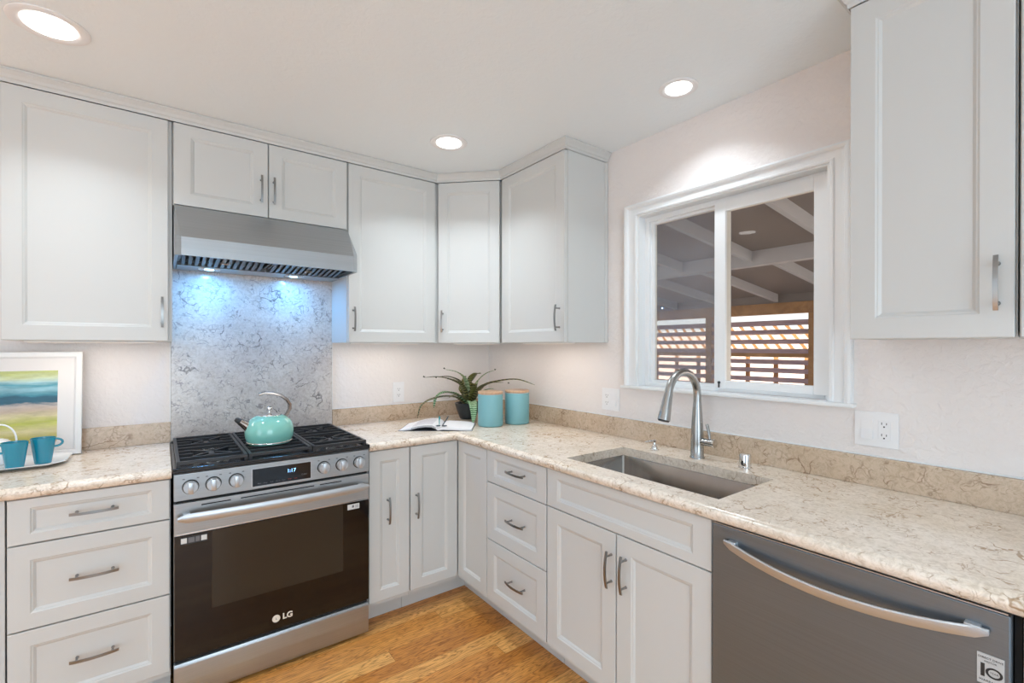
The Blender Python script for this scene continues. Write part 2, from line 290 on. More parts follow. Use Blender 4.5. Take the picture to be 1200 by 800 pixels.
# ------------------------------------------------------------------ mesh builder
class MB:
    def __init__(s): s.bm = bmesh.new(); s.uv = None
    def box(s, x0, x1, y0, y1, z0, z1, bev=0, seg=2):
        vs = [s.bm.verts.new(p) for p in ((x0,y0,z0),(x1,y0,z0),(x1,y1,z0),(x0,y1,z0),(x0,y0,z1),(x1,y0,z1),(x1,y1,z1),(x0,y1,z1))]
        fs = [s.bm.faces.new([vs[i] for i in f]) for f in ((0,3,2,1),(4,5,6,7),(0,1,5,4),(1,2,6,5),(2,3,7,6),(3,0,4,7))]
        if bev:
            es = set(e for f in fs for e in f.edges)
            bmesh.ops.bevel(s.bm, geom=list(es), offset=bev, segments=seg, affect='EDGES', profile=0.5)
        return s
    def prism(s, pts, axis, a, b, bev=0):
        def P(p, t):
            return {'x': (t, p[0], p[1]), 'y': (p[0], t, p[1]), 'z': (p[0], p[1], t)}[axis]
        A = [s.bm.verts.new(P(p, a)) for p in pts]; B = [s.bm.verts.new(P(p, b)) for p in pts]
        fs = [s.bm.faces.new(A), s.bm.faces.new(B[::-1])]; n = len(pts)
        for i in range(n): fs.append(s.bm.faces.new((A[(i+1)%n], A[i], B[i], B[(i+1)%n])))
        if bev:
            bmesh.ops.bevel(s.bm, geom=list(set(e for f in fs for e in f.edges)), offset=bev, segments=2, affect='EDGES', profile=0.5)
        return s
    def lathe(s, prof, c=(0,0,0), seg=32, cap0=True, cap1=True, axis='z', sx=1, sy=1):
        rings = []
        for (r, h) in prof:
            ring = []
            for i in range(seg):
                a = 2*math.pi*i/seg; x, y = r*math.cos(a)*sx, r*math.sin(a)*sy
                p = {'z': (x, y, h), 'y': (x, h, y), 'x': (h, x, y)}[axis]
                ring.append(s.bm.verts.new((c[0]+p[0], c[1]+p[1], c[2]+p[2])))
            rings.append(ring)
        for A, B in zip(rings, rings[1:]):
            for i in range(seg): s.bm.faces.new((A[i], A[(i+1)%seg], B[(i+1)%seg], B[i]))
        if cap0: s.bm.faces.new(rings[0][::-1])
        if cap1: s.bm.faces.new(rings[-1])
        return s
    def tube(s, path, rad, seg=12, up=Vector((0,0,1)), flat=1.0, caps=True):
        P = [Vector(p) for p in path]; n = len(P)
        rs = rad if isinstance(rad, (list, tuple)) else [rad]*n
        rings = []; last = None
        for i in range(n):
            t = (P[min(i+1,n-1)] - P[max(i-1,0)]).normalized()
            if last is None:
                u = up if abs(t.dot(up)) < 0.95 else Vector((1,0,0))
                a = t.cross(u).normalized()
            else: a = (last - t*last.dot(t)).normalized()
            last = a; b = t.cross(a)
            rings.append([s.bm.verts.new(P[i] + a*math.cos(2*math.pi*k/seg)*rs[i] + b*math.sin(2*math.pi*k/seg)*rs[i]*flat) for k in range(seg)])
        for A, B in zip(rings, rings[1:]):
            for i in range(seg): s.bm.faces.new((A[i], A[(i+1)%seg], B[(i+1)%seg], B[i]))
        if caps: s.bm.faces.new(rings[0][::-1]); s.bm.faces.new(rings[-1])
        return s
    def sweep(s, path, prof, closed=False, z=None):
        """path: 2D points (x,y); prof: (outward offset, z). outward = right-hand side of travel"""
        n = len(path); P = [Vector(p) for p in path]; rings = []
        for i in range(n):
            d0 = (P[i]-P[i-1]).normalized() if (i > 0 or closed) else None
            d1 = (P[(i+1) % n]-P[i]).normalized() if (i < n-1 or closed) else None
            n0 = Vector((d0.y, -d0.x)) if d0 else None; n1 = Vector((d1.y, -d1.x)) if d1 else None
            if n0 and n1:
                m = (n0+n1); m = m / (1+n0.dot(n1))
            else: m = n0 or n1
            rings.append([s.bm.verts.new((P[i].x+m.x*o, P[i].y+m.y*o, zz)) for o, zz in prof])
        k = len(prof)
        for i in range(n if closed else n-1):
            A, B = rings[i], rings[(i+1) % n]
            for j in range(k-1): s.bm.faces.new((A[j], B[j], B[j+1], A[j+1]))
        if not closed:
            s.bm.faces.new(rings[0]); s.bm.faces.new(rings[-1][::-1])
        return s
    def build(s, name, m, parent=None, smooth=None, recalc=True, loc=None, rot=None):
        if recalc: bmesh.ops.recalc_face_normals(s.bm, faces=s.bm.faces)
        me = bpy.data.meshes.new(name); s.bm.to_mesh(me); s.bm.free()
        me.materials.append(MT[m] if isinstance(m, str) else m)
        if smooth:
            me.polygons.foreach_set('use_smooth', [True]*len(me.polygons))
            me.set_sharp_from_angle(angle=R(smooth))
        o = bpy.data.objects.new(name, me); COL.objects.link(o)
        if parent: o.parent = parent
        if loc: o.location = loc
        if rot: o.rotation_euler = rot
        return o
def tag(o, label=None, cat=None, group=None, kind=None):
    if label: o['label'] = label
    if cat: o['category'] = cat
    if group: o['group'] = group
    if kind: o['kind'] = kind
    return o
def thing(name, label, cat, loc=(0,0,0), rz=0, group=None):
    o = bpy.data.objects.new(name, None); COL.objects.link(o); o.empty_display_size = 0.05
    o.location = loc; o.rotation_euler = (0,0,rz); return tag(o, label, cat, group)
def struct(o): o['kind'] = 'structure'; return o
def copy_tree(root, loc, rz=None, label=None):
    r = root.copy(); COL.objects.link(r); r.location = loc
    if rz is not None: r.rotation_euler = (0,0,rz)
    if label: r['label'] = label
    for ch in root.children:
        c = ch.copy(); COL.objects.link(c); c.parent = r
        for g in ch.children:
            d = g.copy(); COL.objects.link(d); d.parent = c
    return r
def text(name, body, size, m, parent, loc, rot, depth=0.0004, align='CENTER', bold=0.0):
    cu = bpy.data.curves.new(name, 'FONT'); cu.body = body; cu.size = size; cu.extrude = depth; cu.align_x = align; cu.align_y = 'CENTER'; cu.offset = bold
    t = bpy.data.objects.new(name+'_tmp', cu); COL.objects.link(t)
    dg = bpy.context.evaluated_depsgraph_get(); me = bpy.data.meshes.new_from_object(t.evaluated_get(dg))
    bpy.data.objects.remove(t); me.materials.clear(); me.materials.append(MT[m])
    o = bpy.data.objects.new(name, me); COL.objects.link(o); o.parent = parent; o.location = loc; o.rotation_euler = rot
    return o

# ------------------------------------------------------------------ room shell
CZ = 2.425; XL = -4.6; YF = -5.5
struct(MB().box(XL-.15, .12, YF-.15, .12, -.06, 0).build('floor', 'oak'))
struct(MB().box(XL-.15, .30, YF-.15, .15, CZ, CZ+.2).build('ceiling', 'ceiling'))
struct(MB().box(XL, 0, 0, .12, 0, CZ).build('wall_back', 'wall'))
WY0, WY1, WZ0, WZ1 = -1.345, -2.205, 1.187, 2.052
wr = MB(); wr.box(0, .12, WY0, .12, 0, CZ); wr.box(0, .12, YF, WY1, 0, CZ); wr.box(0, .12, WY1, WY0, 0, WZ0-.014); wr.box(0, .12, WY1, WY0, WZ1, CZ)
struct(wr.build('wall_right', 'wall'))
# wall_left with an added doorway, wall_front with an added window, both for fill light
wl = MB(); wl.box(XL-.12, XL, -1.75, 0, 0, CZ); wl.box(XL-.12, XL, YF, -3.45, 0, CZ); wl.box(XL-.12, XL, -3.45, -1.75, 2.18, CZ)
struct(wl.build('wall_left', 'wall_cool_bounce'))
wf = MB(); wf.box(XL, -3.55, YF-.12, YF, 0, CZ); wf.box(-1.25, 0, YF-.12, YF, 0, CZ); wf.box(-3.55, -1.25, YF-.12, YF, 0, .38); wf.box(-3.55, -1.25, YF-.12, YF, 2.32, CZ)
struct(wf.build('wall_front', 'wall_cool_bounce'))
w2 = MB()
for x0, x1 in ((-3.55,-3.49), (-2.43,-2.37), (-1.31,-1.25)): w2.box(x0, x1, YF-.09, YF-.02, .38, 2.32)
w2.box(-3.49, -1.31, YF-.09, YF-.02, .38, .45); w2.box(-3.49, -1.31, YF-.09, YF-.02, 2.25, 2.32)
w2o = struct(w2.build('added_window', 'trim'))  # unseen window, added to hold the daylight fill
MB().box(-3.49, -1.31, YF-.058, YF-.052, .45, 2.25).build('window_pane', 'glass', w2o)

rg_ = MB().box(-4.3, -.75, -5.3, -3.15, .0005, .012, .004).build('bounce_rug', pbr('grey_bounce_rug', (0.50, 0.56, 0.62), 0.95, bump=0.5, bscale=200))  # added out of view, covers the oak to cut its orange bounce
tag(rg_, 'large pale grey rug added unseen behind the camera to cut warm floor bounce', 'rug')

# ------------------------------------------------------------------ window 1 over the sink
w1 = thing('window_1', None, None); struct(w1)
def frame_yz(mb, x0, x1, yo0, yo1, zo0, zo1, wd, wb=None, bev=0.002):
    """rectangular frame in the plane of the right wall; yo0>yo1"""
    wb = wd if wb is None else wb
    mb.box(x0, x1, yo0-wd, yo0, zo0, zo1, bev); mb.box(x0, x1, yo1, yo1+wd, zo0, zo1, bev)
    mb.box(x0, x1, yo1+wd, yo0-wd, zo1-wd, zo1, bev); mb.box(x0, x1, yo1+wd, yo0-wd, zo0, zo0+wb, bev)
# jamb liner
jl = MB(); t = .012
jl.box(-.004, .118, WY0-t, WY0, WZ0, WZ1); jl.box(-.004, .118, WY1, WY1+t, WZ0, WZ1); jl.box(-.004, .118, WY1+t, WY0-t, WZ1-t, WZ1)
jl.build('jamb', 'trim', w1)
fr = MB(); frame_yz(fr, .046, .10, WY0-t, WY1+t, WZ0, WZ1-t, .024, .018); fr.build('window_frame', 'trim', w1)
# fixed sash (far side) and sliding sash (near side), each a frame round its own pane
sa = MB(); frame_yz(sa, .066, .092, -1.377, -1.785, WZ0+.014, 2.024, .020, .016); s1 = sa.build('fixed_sash', 'trim', w1)
MB().box(.077, .081, -1.765, -1.395, WZ0+.026, 2.008).build('glass_pane', 'glass', s1)
sb = MB(); frame_yz(sb, .036, .062, -1.738, -2.185, WZ0+.016, 2.026, .050, .033); s2 = sb.build('sliding_sash', 'trim', w1)
MB().box(.048, .052, -2.137, -1.786, WZ0+.046, 1.98).build('glass_pane', 'glass', s2)
sc = MB(); sc.box(.103, .1045, -1.78, -1.372, WZ0+.02, 2.02); sc.build('insect_screen', 'screen', w1)
la = MB(); la.lathe([(.006,0),(.006,-.004),(.003,-.006)], (.0355, -1.762, WZ0+.040), 12, axis='x'); la.box(.029, .036, -1.764, -1.760, WZ0+.018, WZ0+.036)
la.build('latch', 'dark', w1)
# casing: moulded profile mitred at the top corners
def casing():
    mb = MB()
    prof = [(0,0),(0,-.012),(.006,-.014),(.012,-.014),(.016,-.010),(.038,-.011),(.046,-.013),(.052,-.022),(.062,-.026),(.070,-.025),(.074,-.018),(.074,0)]  # (outward, x)
    yi0, yi1, zi = WY0-.002, WY1+.002, WZ1-.004
    yi0 += 0; path = [(yi0, WZ0, 1, 0), (yi0, zi, 1, 1), (yi1, zi, -1, 1), (yi1, WZ0, -1, 0)]
    rings = [[mb.bm.verts.new((x, y+sy*o*(.98), zz+sz*o*.78)) for o, x in prof] for (y, zz, sy, sz) in path]
    for A, B in zip(rings, rings[1:]):
        for j in range(len(prof)-1): mb.bm.faces.new((A[j], B[j], B[j+1], A[j+1]))
    mb.bm.faces.new(rings[0]); mb.bm.faces.new(rings[-1][::-1])
    return mb
casing().build('casing', 'trim', w1)
MB().box(-.034, .050, -2.284, -1.262, WZ0-.0145, WZ0-.0005, .003).build('window_stool', 'trim', w1)

# ------------------------------------------------------------------ shaker fronts and pulls
DB, DU = .6314, .317
def shaker(w, h, sx=.066, sz=.066, th=.020):
    """door centred nowhere: x 0..w, z 0..h, front face at y=0 (towards -y), back at th"""
    mb = MB(); bm = mb.bm
    def ring(i, j, y): return [bm.verts.new(p) for p in ((i,y,j),(w-i,y,j),(w-i,y,h-j),(i,y,h-j))]
    e = .0015
    rs = [ring(0,0,th), ring(0,0,e), ring(e,e,0), ring(sx-.012,sz-.012,0), ring(sx-.008,sz-.008,.003), ring(sx-.005,sz-.005,.0035), ring(sx+.002,sz+.002,.009)]
    for A, B in zip(rs, rs[1:]):
        for i in range(4): bm.faces.new((A[i], A[(i+1)%4], B[(i+1)%4], B[i]))
    bm.faces.new(rs[0]); bm.faces.new(rs[-1][::-1])
    return mb
PULL = None
def pull_mesh():
    global PULL
    if PULL: return PULL
    mb = MB(); L_, n = .132, 14
    pts = [(-L_/2 + L_*i/n) for i in range(n+1)]
    def out(x): return -.024 - .009*(1-(2*x/L_)**2)
    rings = []
    for x in pts:
        y = out(x); rings.append([mb.bm.verts.new(p) for p in ((x, y, -.0045), (x, y-.005, -.0045), (x, y-.005, .0045), (x, y, .0045))])
    for A, B in zip(rings, rings[1:]):
        for i in range(4): mb.bm.faces.new((A[i], A[(i+1)%4], B[(i+1)%4], B[i]))
    mb.bm.faces.new(rings[0]); mb.bm.faces.new(rings[-1][::-1])
    for sx in (-.048, .048): mb.lathe([(.0055,0),(.004,-.004),(.0038,-.022),(.0048,out(sx)-.001)], (sx,0,0), 12, axis='y')
    bmesh.ops.recalc_face_normals(mb.bm, faces=mb.bm.faces)
    me = bpy.data.meshes.new('pull'); mb.bm.to_mesh(me); mb.bm.free(); me.materials.append(MT['pull']); PULL = me; return me
def add_pull(front, x, z, vertical):
    o = bpy.data.objects.new('pull', pull_mesh()); COL.objects.link(o); o.parent = front; o.location = (x, 0, z)
    if vertical: o.rotation_euler = (0, R(90), 0)
    return o
def front(root, kind, x0, x1, z0, z1, yface, pull=None, sx=.068, sz=.066, g=.0022):
    """front on a cabinet; local coords of root; z measured from floor -> minus root z"""
    zr = root.location.z
    d = shaker(x1-x0-2*g, z1-z0-2*g, sx-g, sz-g).build(kind, 'paint', root, loc=(x0+g, yface, z0+g-zr))
    if pull:
        px, pz, v = pull; add_pull(d, px-x0-g, pz-z0-g, v)
    return d
RB = R(-90)
ZT = .876
def body_base(root, w, depth=.611, top=.873, open_=False):
    mb = MB()
    if not open_: mb.box(.0012, w-.0012, -depth, -.004, .105, top)
    else:
        t = .018
        mb.box(.0012, t, -depth, -.004, .105, top); mb.box(w-t, w-.0012, -depth, -.004, .105, top); mb.box(t, w-t, -depth, -.004, .105, .105+t)
        mb.box(t, w-t, -.022, -.004, .123, .60); mb.box(t, w-t, -depth, -depth+.018, .825, top); mb.box(t, w-t, -depth, -depth+.018, .70, .73)
    mb.build('carcass', 'paint', root)
    MB().box(.0012, w-.0012, -.5265, -.510, 0.0005, .1045).build('toe_kick', 'paint', root)

# --- base cabinets, back wall
c = thing('base_cabinet', 'white three-drawer base cabinet left of the gas range', 'cabinet', (-2.345, 0, 0))
body_base(c, .442)
for z0, z1, zp, sz in ((.7175,.873,.801,.045), (.4285,.7175,.578,.066), (.128,.4285,.289,.066)):
    front(c, 'drawer', .002, .440, z0, z1, -DB, (.223, zp, False), sz=sz, g=.0025)
c = thing('base_cabinet', 'white base cabinet end at the far left edge, past the three drawers', 'cabinet', (-2.80, 0, 0))
body_base(c, .452)
front(c, 'door', .004, .41, .128, .7175, -DB); front(c, 'drawer', .004, .41, .7195, .873, -DB, sz=.045)
c = thing('base_cabinet', 'narrow white single-door base cabinet right beside the gas range', 'cabinet', (-1.131, 0, 0))
body_base(c, .217)
front(c, 'door', .003, .2165, .128, .873, -DB, (.099, .573, True))
# corner cabinet (L shaped) with two doors meeting in the corner
c = thing('base_cabinet', 'white corner base cabinet whose two doors meet in the inner corner', 'cabinet', (0, 0, 0))
X1 = -.9135
MB().prism([(-.004,-.004),(X1,-.004),(X1,-.611),(-.611,-.611),(-.611,X1),(-.004,X1)], 'z', .105, .873).build('carcass', 'paint', c)
MB().prism([(X1,-.5265),(-.5265,-.5265),(-.5265,X1),(-.510,X1),(-.510,-.510),(X1,-.510)], 'z', .0005, .1045).build('toe_kick', 'paint', c)
front(c, 'door', X1+.0015, -DB-.001, .128, .873, -DB, (-.879, .569, True), sx=.075)
d = shaker(.279, .7406).build('door', 'paint', c, loc=(-DB, -DB-.0035, .1302), rot=(0,0,RB))
# --- base cabinets, window wall (local x runs away from the corner)
c = thing('base_cabinet', 'white three-drawer base cabinet between the corner doors and the sink cabinet', 'cabinet', (0, -.9145, 0), RB)
body_base(c, .456)
for z0, z1, zp, sz in ((.7135,.873,.804,.047), (.4300,.7135,.577,.072), (.128,.4300,.292,.072)):
    front(c, 'drawer', .002, .455, z0, z1, -DB, (.260, zp, False), sx=.075, sz=sz, g=.0022)
c = thing('base_cabinet', 'white two-door sink cabinet with one wide false front, under the sink', 'cabinet', (0, -1.3715, 0), RB)
body_base(c, .746, open_=True)
front(c, 'false_front', .002, .744, .7145, .873, -DB, None, sx=.075, sz=.046)
front(c, 'door', .002, .3775, .128, .7145, -DB, (.3565, .584, True), sx=.077, sz=.072)
front(c, 'door', .3785, .744, .128, .7145, -DB, (.4225, .588, True), sx=.077, sz=.072)
c = thing('base_cabinet', 'white base cabinet right of the dishwasher, a sliver at the right edge', 'cabinet', (0, -2.738, 0), RB)
body_base(c, .60)
front(c, 'drawer', .002, .598, .7145, .873, -DB, (.3, .80, False), sz=.046); front(c, 'door', .002, .298, .128, .7145, -DB, (.27,.584,True)); front(c, 'door', .302, .598, .128, .7145, -DB, (.33,.584,True))

# --- upper cabinets
ZU0, ZU1 = 1.406, 2.375
def upper(label, loc, rz, w, z0=ZU0, side=False):
    c = thing('upper_cabinet', label, 'cabinet', (loc[0], loc[1], z0), rz)
    mb = MB(); mb.box(.001, w-.001, -.297, -.003, .0005, 2.378-z0); mb.build('carcass', 'paint', c); return c
c = upper('large white single-door wall cabinet left of the range hood', (-2.418, 0), 0, .525)
front(c, 'door', .003, .512, ZU0, ZU1, -DU, (.489, 1.532, True), sx=.070, sz=.072)
c = upper('short white two-door wall cabinet directly above the range hood', (-1.892, 0), 0, .761, 2.011)
front(c, 'door', .002, .3785, 2.011, ZU1, -DU, (.347, 2.141, True), sx=.076, sz=.066)
front(c, 'door', .3795, .759, 2.011, ZU1, -DU, (.402, 2.141, True), sx=.072, sz=.066)
c = upper('white single-door wall cabinet just right of the range hood', (-1.1300, 0), 0, .528)
front(c, 'door', .003, .526, ZU0, ZU1, -DU, (.030, 1.533, True), sx=.075, sz=.072)
c = thing('upper_cabinet', 'white diagonal corner wall cabinet above the plant', 'cabinet', (0, 0, ZU0))
MB().prism([(-.003,-.003),(-.6005,-.003),(-.6005,-.297),(-.575,-.297),(-.297,-.575),(-.297,-.6005),(-.003,-.6005)], 'z', .0005, .972).build('carcass', 'paint', c)
dl = .2795*math.sqrt(2) - .018
d = shaker(dl, ZU1-ZU0-.0044, .070, .072).build('door', 'paint', c, loc=(-.5965+.0064, -.317-.0064, .0022), rot=(0,0,R(-45)))
add_pull(d, .030, .128, True)
c = upper('white single-door wall cabinet between the corner and the window, end panel showing', (0, -.6015), RB, .5455)
front(c, 'door', .003, .5445, ZU0, ZU1, -DU, (.507, 1.531, True), sx=.079, sz=.072)
sp = MB(); sp.box(.5445, .5475, -.296, -.003, .0006, .968, .0005); sp.box(.5465, .5515, -.026, -.003, .0006, .968, .0015)
sp.build('end_panel', 'paint', c)
c = upper('white single-door wall cabinet right of the window, above the switch plate', (0, -2.3575), RB, .3405)
front(c, 'door', .002, .3385, ZU0-.002, ZU1, -DU, (.308, 1.536, True), sx=.074, sz=.072)
c = upper('white wall cabinet at the extreme right edge, only its door edge visible', (0, -2.6995), RB, .45)
front(c, 'door', .002, .448, ZU0-.002, ZU1, -DU, (.030, 1.536, True), sx=.074, sz=.072)

# crown moulding following the cabinet fronts
CP = [(-.012,2.3790),(.0005,2.3790),(.0006,2.3755),(.002,2.3755),(.003,2.388),(.008,2.392),(.013,2.402),(.022,2.412),(.0235,2.415),(.027,2.416),(.027,2.4235),(-.012,2.4235)]
cr = MB(); cr.sweep([(-2.4305,-.004),(-2.4305,-.317),(-.5965,-.317),(-.317,-.5965),(-.317,-1.151),(-.004,-1.151)], CP)
tag(cr.build('crown_moulding', 'paint'), 'white crown moulding running along the wall cabinets from left edge round the corner', 'moulding')
cr = MB(); cr.sweep([(-.004,-2.3565),(-.317,-2.3565),(-.317,-3.149)], CP)
tag(cr.build('crown_moulding', 'paint'), 'white crown moulding on top of the wall cabinets right of the window', 'moulding')

# ------------------------------------------------------------------ countertops
FR = .656
EDGE = [(-.024,.914),(-.020,.914),(-.017,.9105),(-.013,.9095),(-.006,.9075),(-.0015,.903),(0,.896),(-.002,.887),(-.007,.880),(-.013,.8765),(-.024,.8765)]
def slab_grid(mb, xs, ys, inside, z0, z1):
    vs = {}
    def V(i, j, z):
        k = (i, j, z)
        if k not in vs: vs[k] = mb.bm.verts.new((xs[i], ys[j], z))
        return vs[k]
    cell = {(i,j): inside((xs[i]+xs[i+1])/2, (ys[j]+ys[j+1])/2) for i in range(len(xs)-1) for j in range(len(ys)-1)}
    for (i,j), s in cell.items():
        if not s: continue
        mb.bm.faces.new((V(i,j,z1),V(i+1,j,z1),V(i+1,j+1,z1),V(i,j+1,z1)))
        mb.bm.faces.new((V(i,j+1,z0),V(i+1,j+1,z0),V(i+1,j,z0),V(i,j,z0)))
        for (di,dj,a,b) in ((-1,0,(i,j+1),(i,j)),(1,0,(i+1,j),(i+1,j+1)),(0,-1,(i,j),(i+1,j)),(0,1,(i+1,j+1),(i,j+1))):
            if not cell.get((i+di,j+dj), False):
                mb.bm.faces.new((V(*a,z0),V(*b,z0),V(*b,z1),V(*a,z1)))
SX0, SX1, SY0, SY1 = -.562, -.198, -2.097, -1.420
mb = MB(); IN = FR-.024
xs = [-1.1315, -IN, SX0, SX1, -.0005]; ys = [-3.34, SY0, SY1, -IN, -.0005]
def ins(x, y):
    if SX0 < x < SX1 and SY0 < y < SY1: return False
    return y > -IN or x > -IN
slab_grid(mb, xs, ys, ins, .8765, .914)
mb.sweep([(-1.1315,-FR),(-FR,-FR),(-FR,-3.34)], EDGE)
tag(mb.build('countertop', 'counter', smooth=50), 'long L-shaped cream quartz countertop holding the sink and canisters', 'countertop')
mb = MB(); slab_grid(mb, [-2.805,-1.9015], [-IN,-.0005], lambda x,y: True, .8765, .914); mb.sweep([(-2.805,-FR),(-1.9015,-FR)], EDGE)
tag(mb.build('countertop', 'counter', smooth=50), 'short cream quartz countertop left of the range, under the mugs', 'countertop')
# splashes
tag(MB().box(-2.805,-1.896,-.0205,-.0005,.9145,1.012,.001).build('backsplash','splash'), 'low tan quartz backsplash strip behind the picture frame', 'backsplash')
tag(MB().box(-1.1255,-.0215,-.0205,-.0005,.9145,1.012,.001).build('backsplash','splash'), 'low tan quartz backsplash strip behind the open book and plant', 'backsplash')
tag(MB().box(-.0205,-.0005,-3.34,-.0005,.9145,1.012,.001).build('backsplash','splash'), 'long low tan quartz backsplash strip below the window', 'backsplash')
tag(MB().box(-1.8945,-1.127,-.0205,-.0005,.90,1.7655,.001).build('stone_panel','slab'), 'tall veined quartz panel on the wall between range and hood', 'backsplash panel')
# thin white caulk/trim bead above splash on window wall
struct(MB().box(-.006,-.0005,-3.34,-.0225,1.0125,1.017).build('trim_1', 'trim'))
struct(MB().box(-1.125,-.007,-.006,-.0005,1.0125,1.016).build('trim_2', 'trim'))
struct(MB().box(-1.9,-1.8955,-.012,-.0005,1.013,1.404).build('trim_3', 'trim'))
struct(MB().box(-1.126,-1.1215,-.012,-.0005,1.017,1.404).build('trim_4', 'trim'))

# ------------------------------------------------------------------ recessed lights
def can_light(x, y, label, group=None, s=1.0, p=1.0):
    t = thing('recessed_light', label, 'ceiling light', (x, y, CZ))
    MB().lathe([(.094*s,0),(.0935*s,-.003),(.088*s,-.0055),(.072*s,-.0045),(.062*s,-.0005)], (0,0,-.0004), 48, True, True).build('trim_ring', 'white_pl', t, smooth=40)
    MB().lathe([(.0615*s,-.0030),(.0615*s,-.0050),(.04*s,-.0060)], (0,0,0), 40).build('lens', 'lens', t)
    l = lamp('recessed_lamp', 'AREA', (x, y, CZ-.0075), CAN_W*p, CAN_COL, shape='DISK', size=.12*s); l.data.spread = R(118)
    return t
can_light(-2.222, -.745, 'round recessed ceiling light at upper left, largest of the three', s=1.08, p=.78)
can_light(-.758, -.757, 'round recessed ceiling light above the corner cabinets, middle of the three')
can_light(-.268, -1.758, 'round recessed ceiling light above the sink window', s=.80, p=.5)
for x, y, wh in ((-2.45,-2.5,'just behind the camera'), (-1.25,-3.6,'behind the camera near the sink wall'), (-3.7,-1.2,'left of the picture near the doorway'), (-2.6,-4.4,'behind the camera by the far window'), (-3.7,-3.6,'in the far left corner behind the camera')):
    can_light(x, y, 'added ceiling fill light '+wh+', outside the picture', 'added fill lights out of view', p=1.25)  # extra fittings added out of view to fill the room with light
# under cabinet strips
def strip(x, y, L_, rz, label):
    t = thing('under_cabinet_light', label, 'light', (x, y, ZU0), rz)
    MB().box(-L_/2, L_/2, -.010, .010, -.006, -.0003, .001).build('housing', 'white_pl', t)
    MB().box(-L_/2+.01, L_/2-.01, -.008, .008, -.0068, -.0061).build('diffuser', 'warm_lens', t)
    l = lamp('strip_lamp', 'AREA', (x, y, ZU0-.0085), UNDER_W*L_, UNDER_COL, shape='RECTANGLE', size=L_-.02, size_y=.016); l.rotation_euler = (0,0,rz)
strip(-2.16, -.20, .42, 0, 'thin warm light bar under the large cabinet left of the hood')
strip(-.87, -.20, .42, 0, 'thin warm light bar under the cabinet right of the hood')
strip(-.30, -.30, .30, R(-45), 'thin warm light bar under the diagonal corner cabinet')
strip(-.20, -.88, .42, RB, 'thin warm light bar under the cabinet between corner and window')

# ------------------------------------------------------------------ range hood
hx0, hx1 = -1.888, -1.130
h = thing('range_hood', 'stainless steel under-cabinet range hood above the gas range', 'range hood', ((hx0+hx1)/2, 0, 1.764))
W2 = (hx1-hx0)/2; Z = 1.764
mb = MB(); bm = mb.bm
zt = 2.0095-Z; fy = -.490; cc = .022
def ringh(pts): return [bm.verts.new(p) for p in pts]
# shell as strips: top back, top front(-.317), slope to lip top, lip bottom, with chamfered front corners
lipz, z0 = .076, 0.0
top = ringh([(-W2,-.022,zt),(-W2,-.300,zt),(-W2+.001,-.317,zt),(W2-.001,-.317,zt),(W2,-.300,zt),(W2,-.022,zt)])
lip = ringh([(-W2,-.022,lipz),(-W2,fy+cc,lipz+.012),(-W2+cc,fy,lipz),(W2-cc,fy,lipz),(W2,fy+cc,lipz+.012),(W2,-.022,lipz)])
bot = ringh([(-W2,-.022,z0),(-W2,fy+cc,z0),(-W2+cc,fy,z0),(W2-cc,fy,z0),(W2,fy+cc,z0),(W2,-.022,z0)])
e = .012
inn = ringh([(-W2+e,-.034,z0),(-W2+e,fy+cc+.004,z0),(-W2+cc+.004,fy+e,z0),(W2-cc-.004,fy+e,z0),(W2-e,fy+cc+.004,z0),(W2-e,-.034,z0)])
inu = ringh([(-W2+e,-.034,.05),(-W2+e,fy+cc+.004,.05),(-W2+cc+.004,fy+e,.05),(W2-cc-.004,fy+e,.05),(W2-e,fy+cc+.004,.05),(W2-e,-.034,.05)])
for A, B in ((top,lip),(lip,bot),(bot,inn),(inn,inu)):
    for i in range(6): bm.faces.new((A[i], A[(i+1)%6], B[(i+1)%6], B[i]))
bm.faces.new(top); bm.faces.new(inu[::-1])
mb.build('hood_shell', 'steel_hood' if 'steel_hood' in MT else 'steel', h)
# baffle filters: slats sloping down toward the back
def baffle(x0, x1):
    mb = MB(); n = int((x1-x0-.02)/.026)
    mb.box(x0, x1, -.462, -.452, .030, .044); 
    for i in range(n):
        xx = x0+.012+i*(x1-x0-.024)/n
        mb.prism([(-.452,.040),(-.452,.028),(-.215,-.002),(-.215,.010)], 'x', xx, xx+.014)
    mb.box(x0, x1, -.215, -.206, -.004, .012)
    mb.box(x0, x0+.008, -.452, -.215, .012, .03); mb.box(x1-.008, x1, -.452, -.215, .012, .03)
    return mb
for x0, x1 in ((-W2+.016,-.004), (.004, W2-.016)):
    bf = baffle(x0, x1).build('baffle_filter', 'baffle', h)
    MB().box((x0+x1)/2-.02, (x0+x1)/2+.02, -.31, -.304, .002, .018, .002).build('filter_latch', 'chrome', bf)
MB().box(-W2+.014, W2-.014, -.204, -.036, -.003, .012, .002).build('light_panel', 'steel', h)
for x, lab in ((-1.745, 'l'), (-1.365, 'r')):
    lx = x-(hx0+hx1)/2
    lb = MB().box(lx-.045, lx+.045, -.180, -.120, -.006, -.0025, .002).build('light_housing', 'chrome', h)
    MB().lathe([(.021,-.0062),(.019,-.0085)], (lx,-.150,0), 24).build('light_lens', 'blue_lens', lb)
    l = lamp('hood_lamp', 'AREA', (x, -.150, Z-.011), HOOD_W, HOOD_COL, shape='DISK', size=.036)

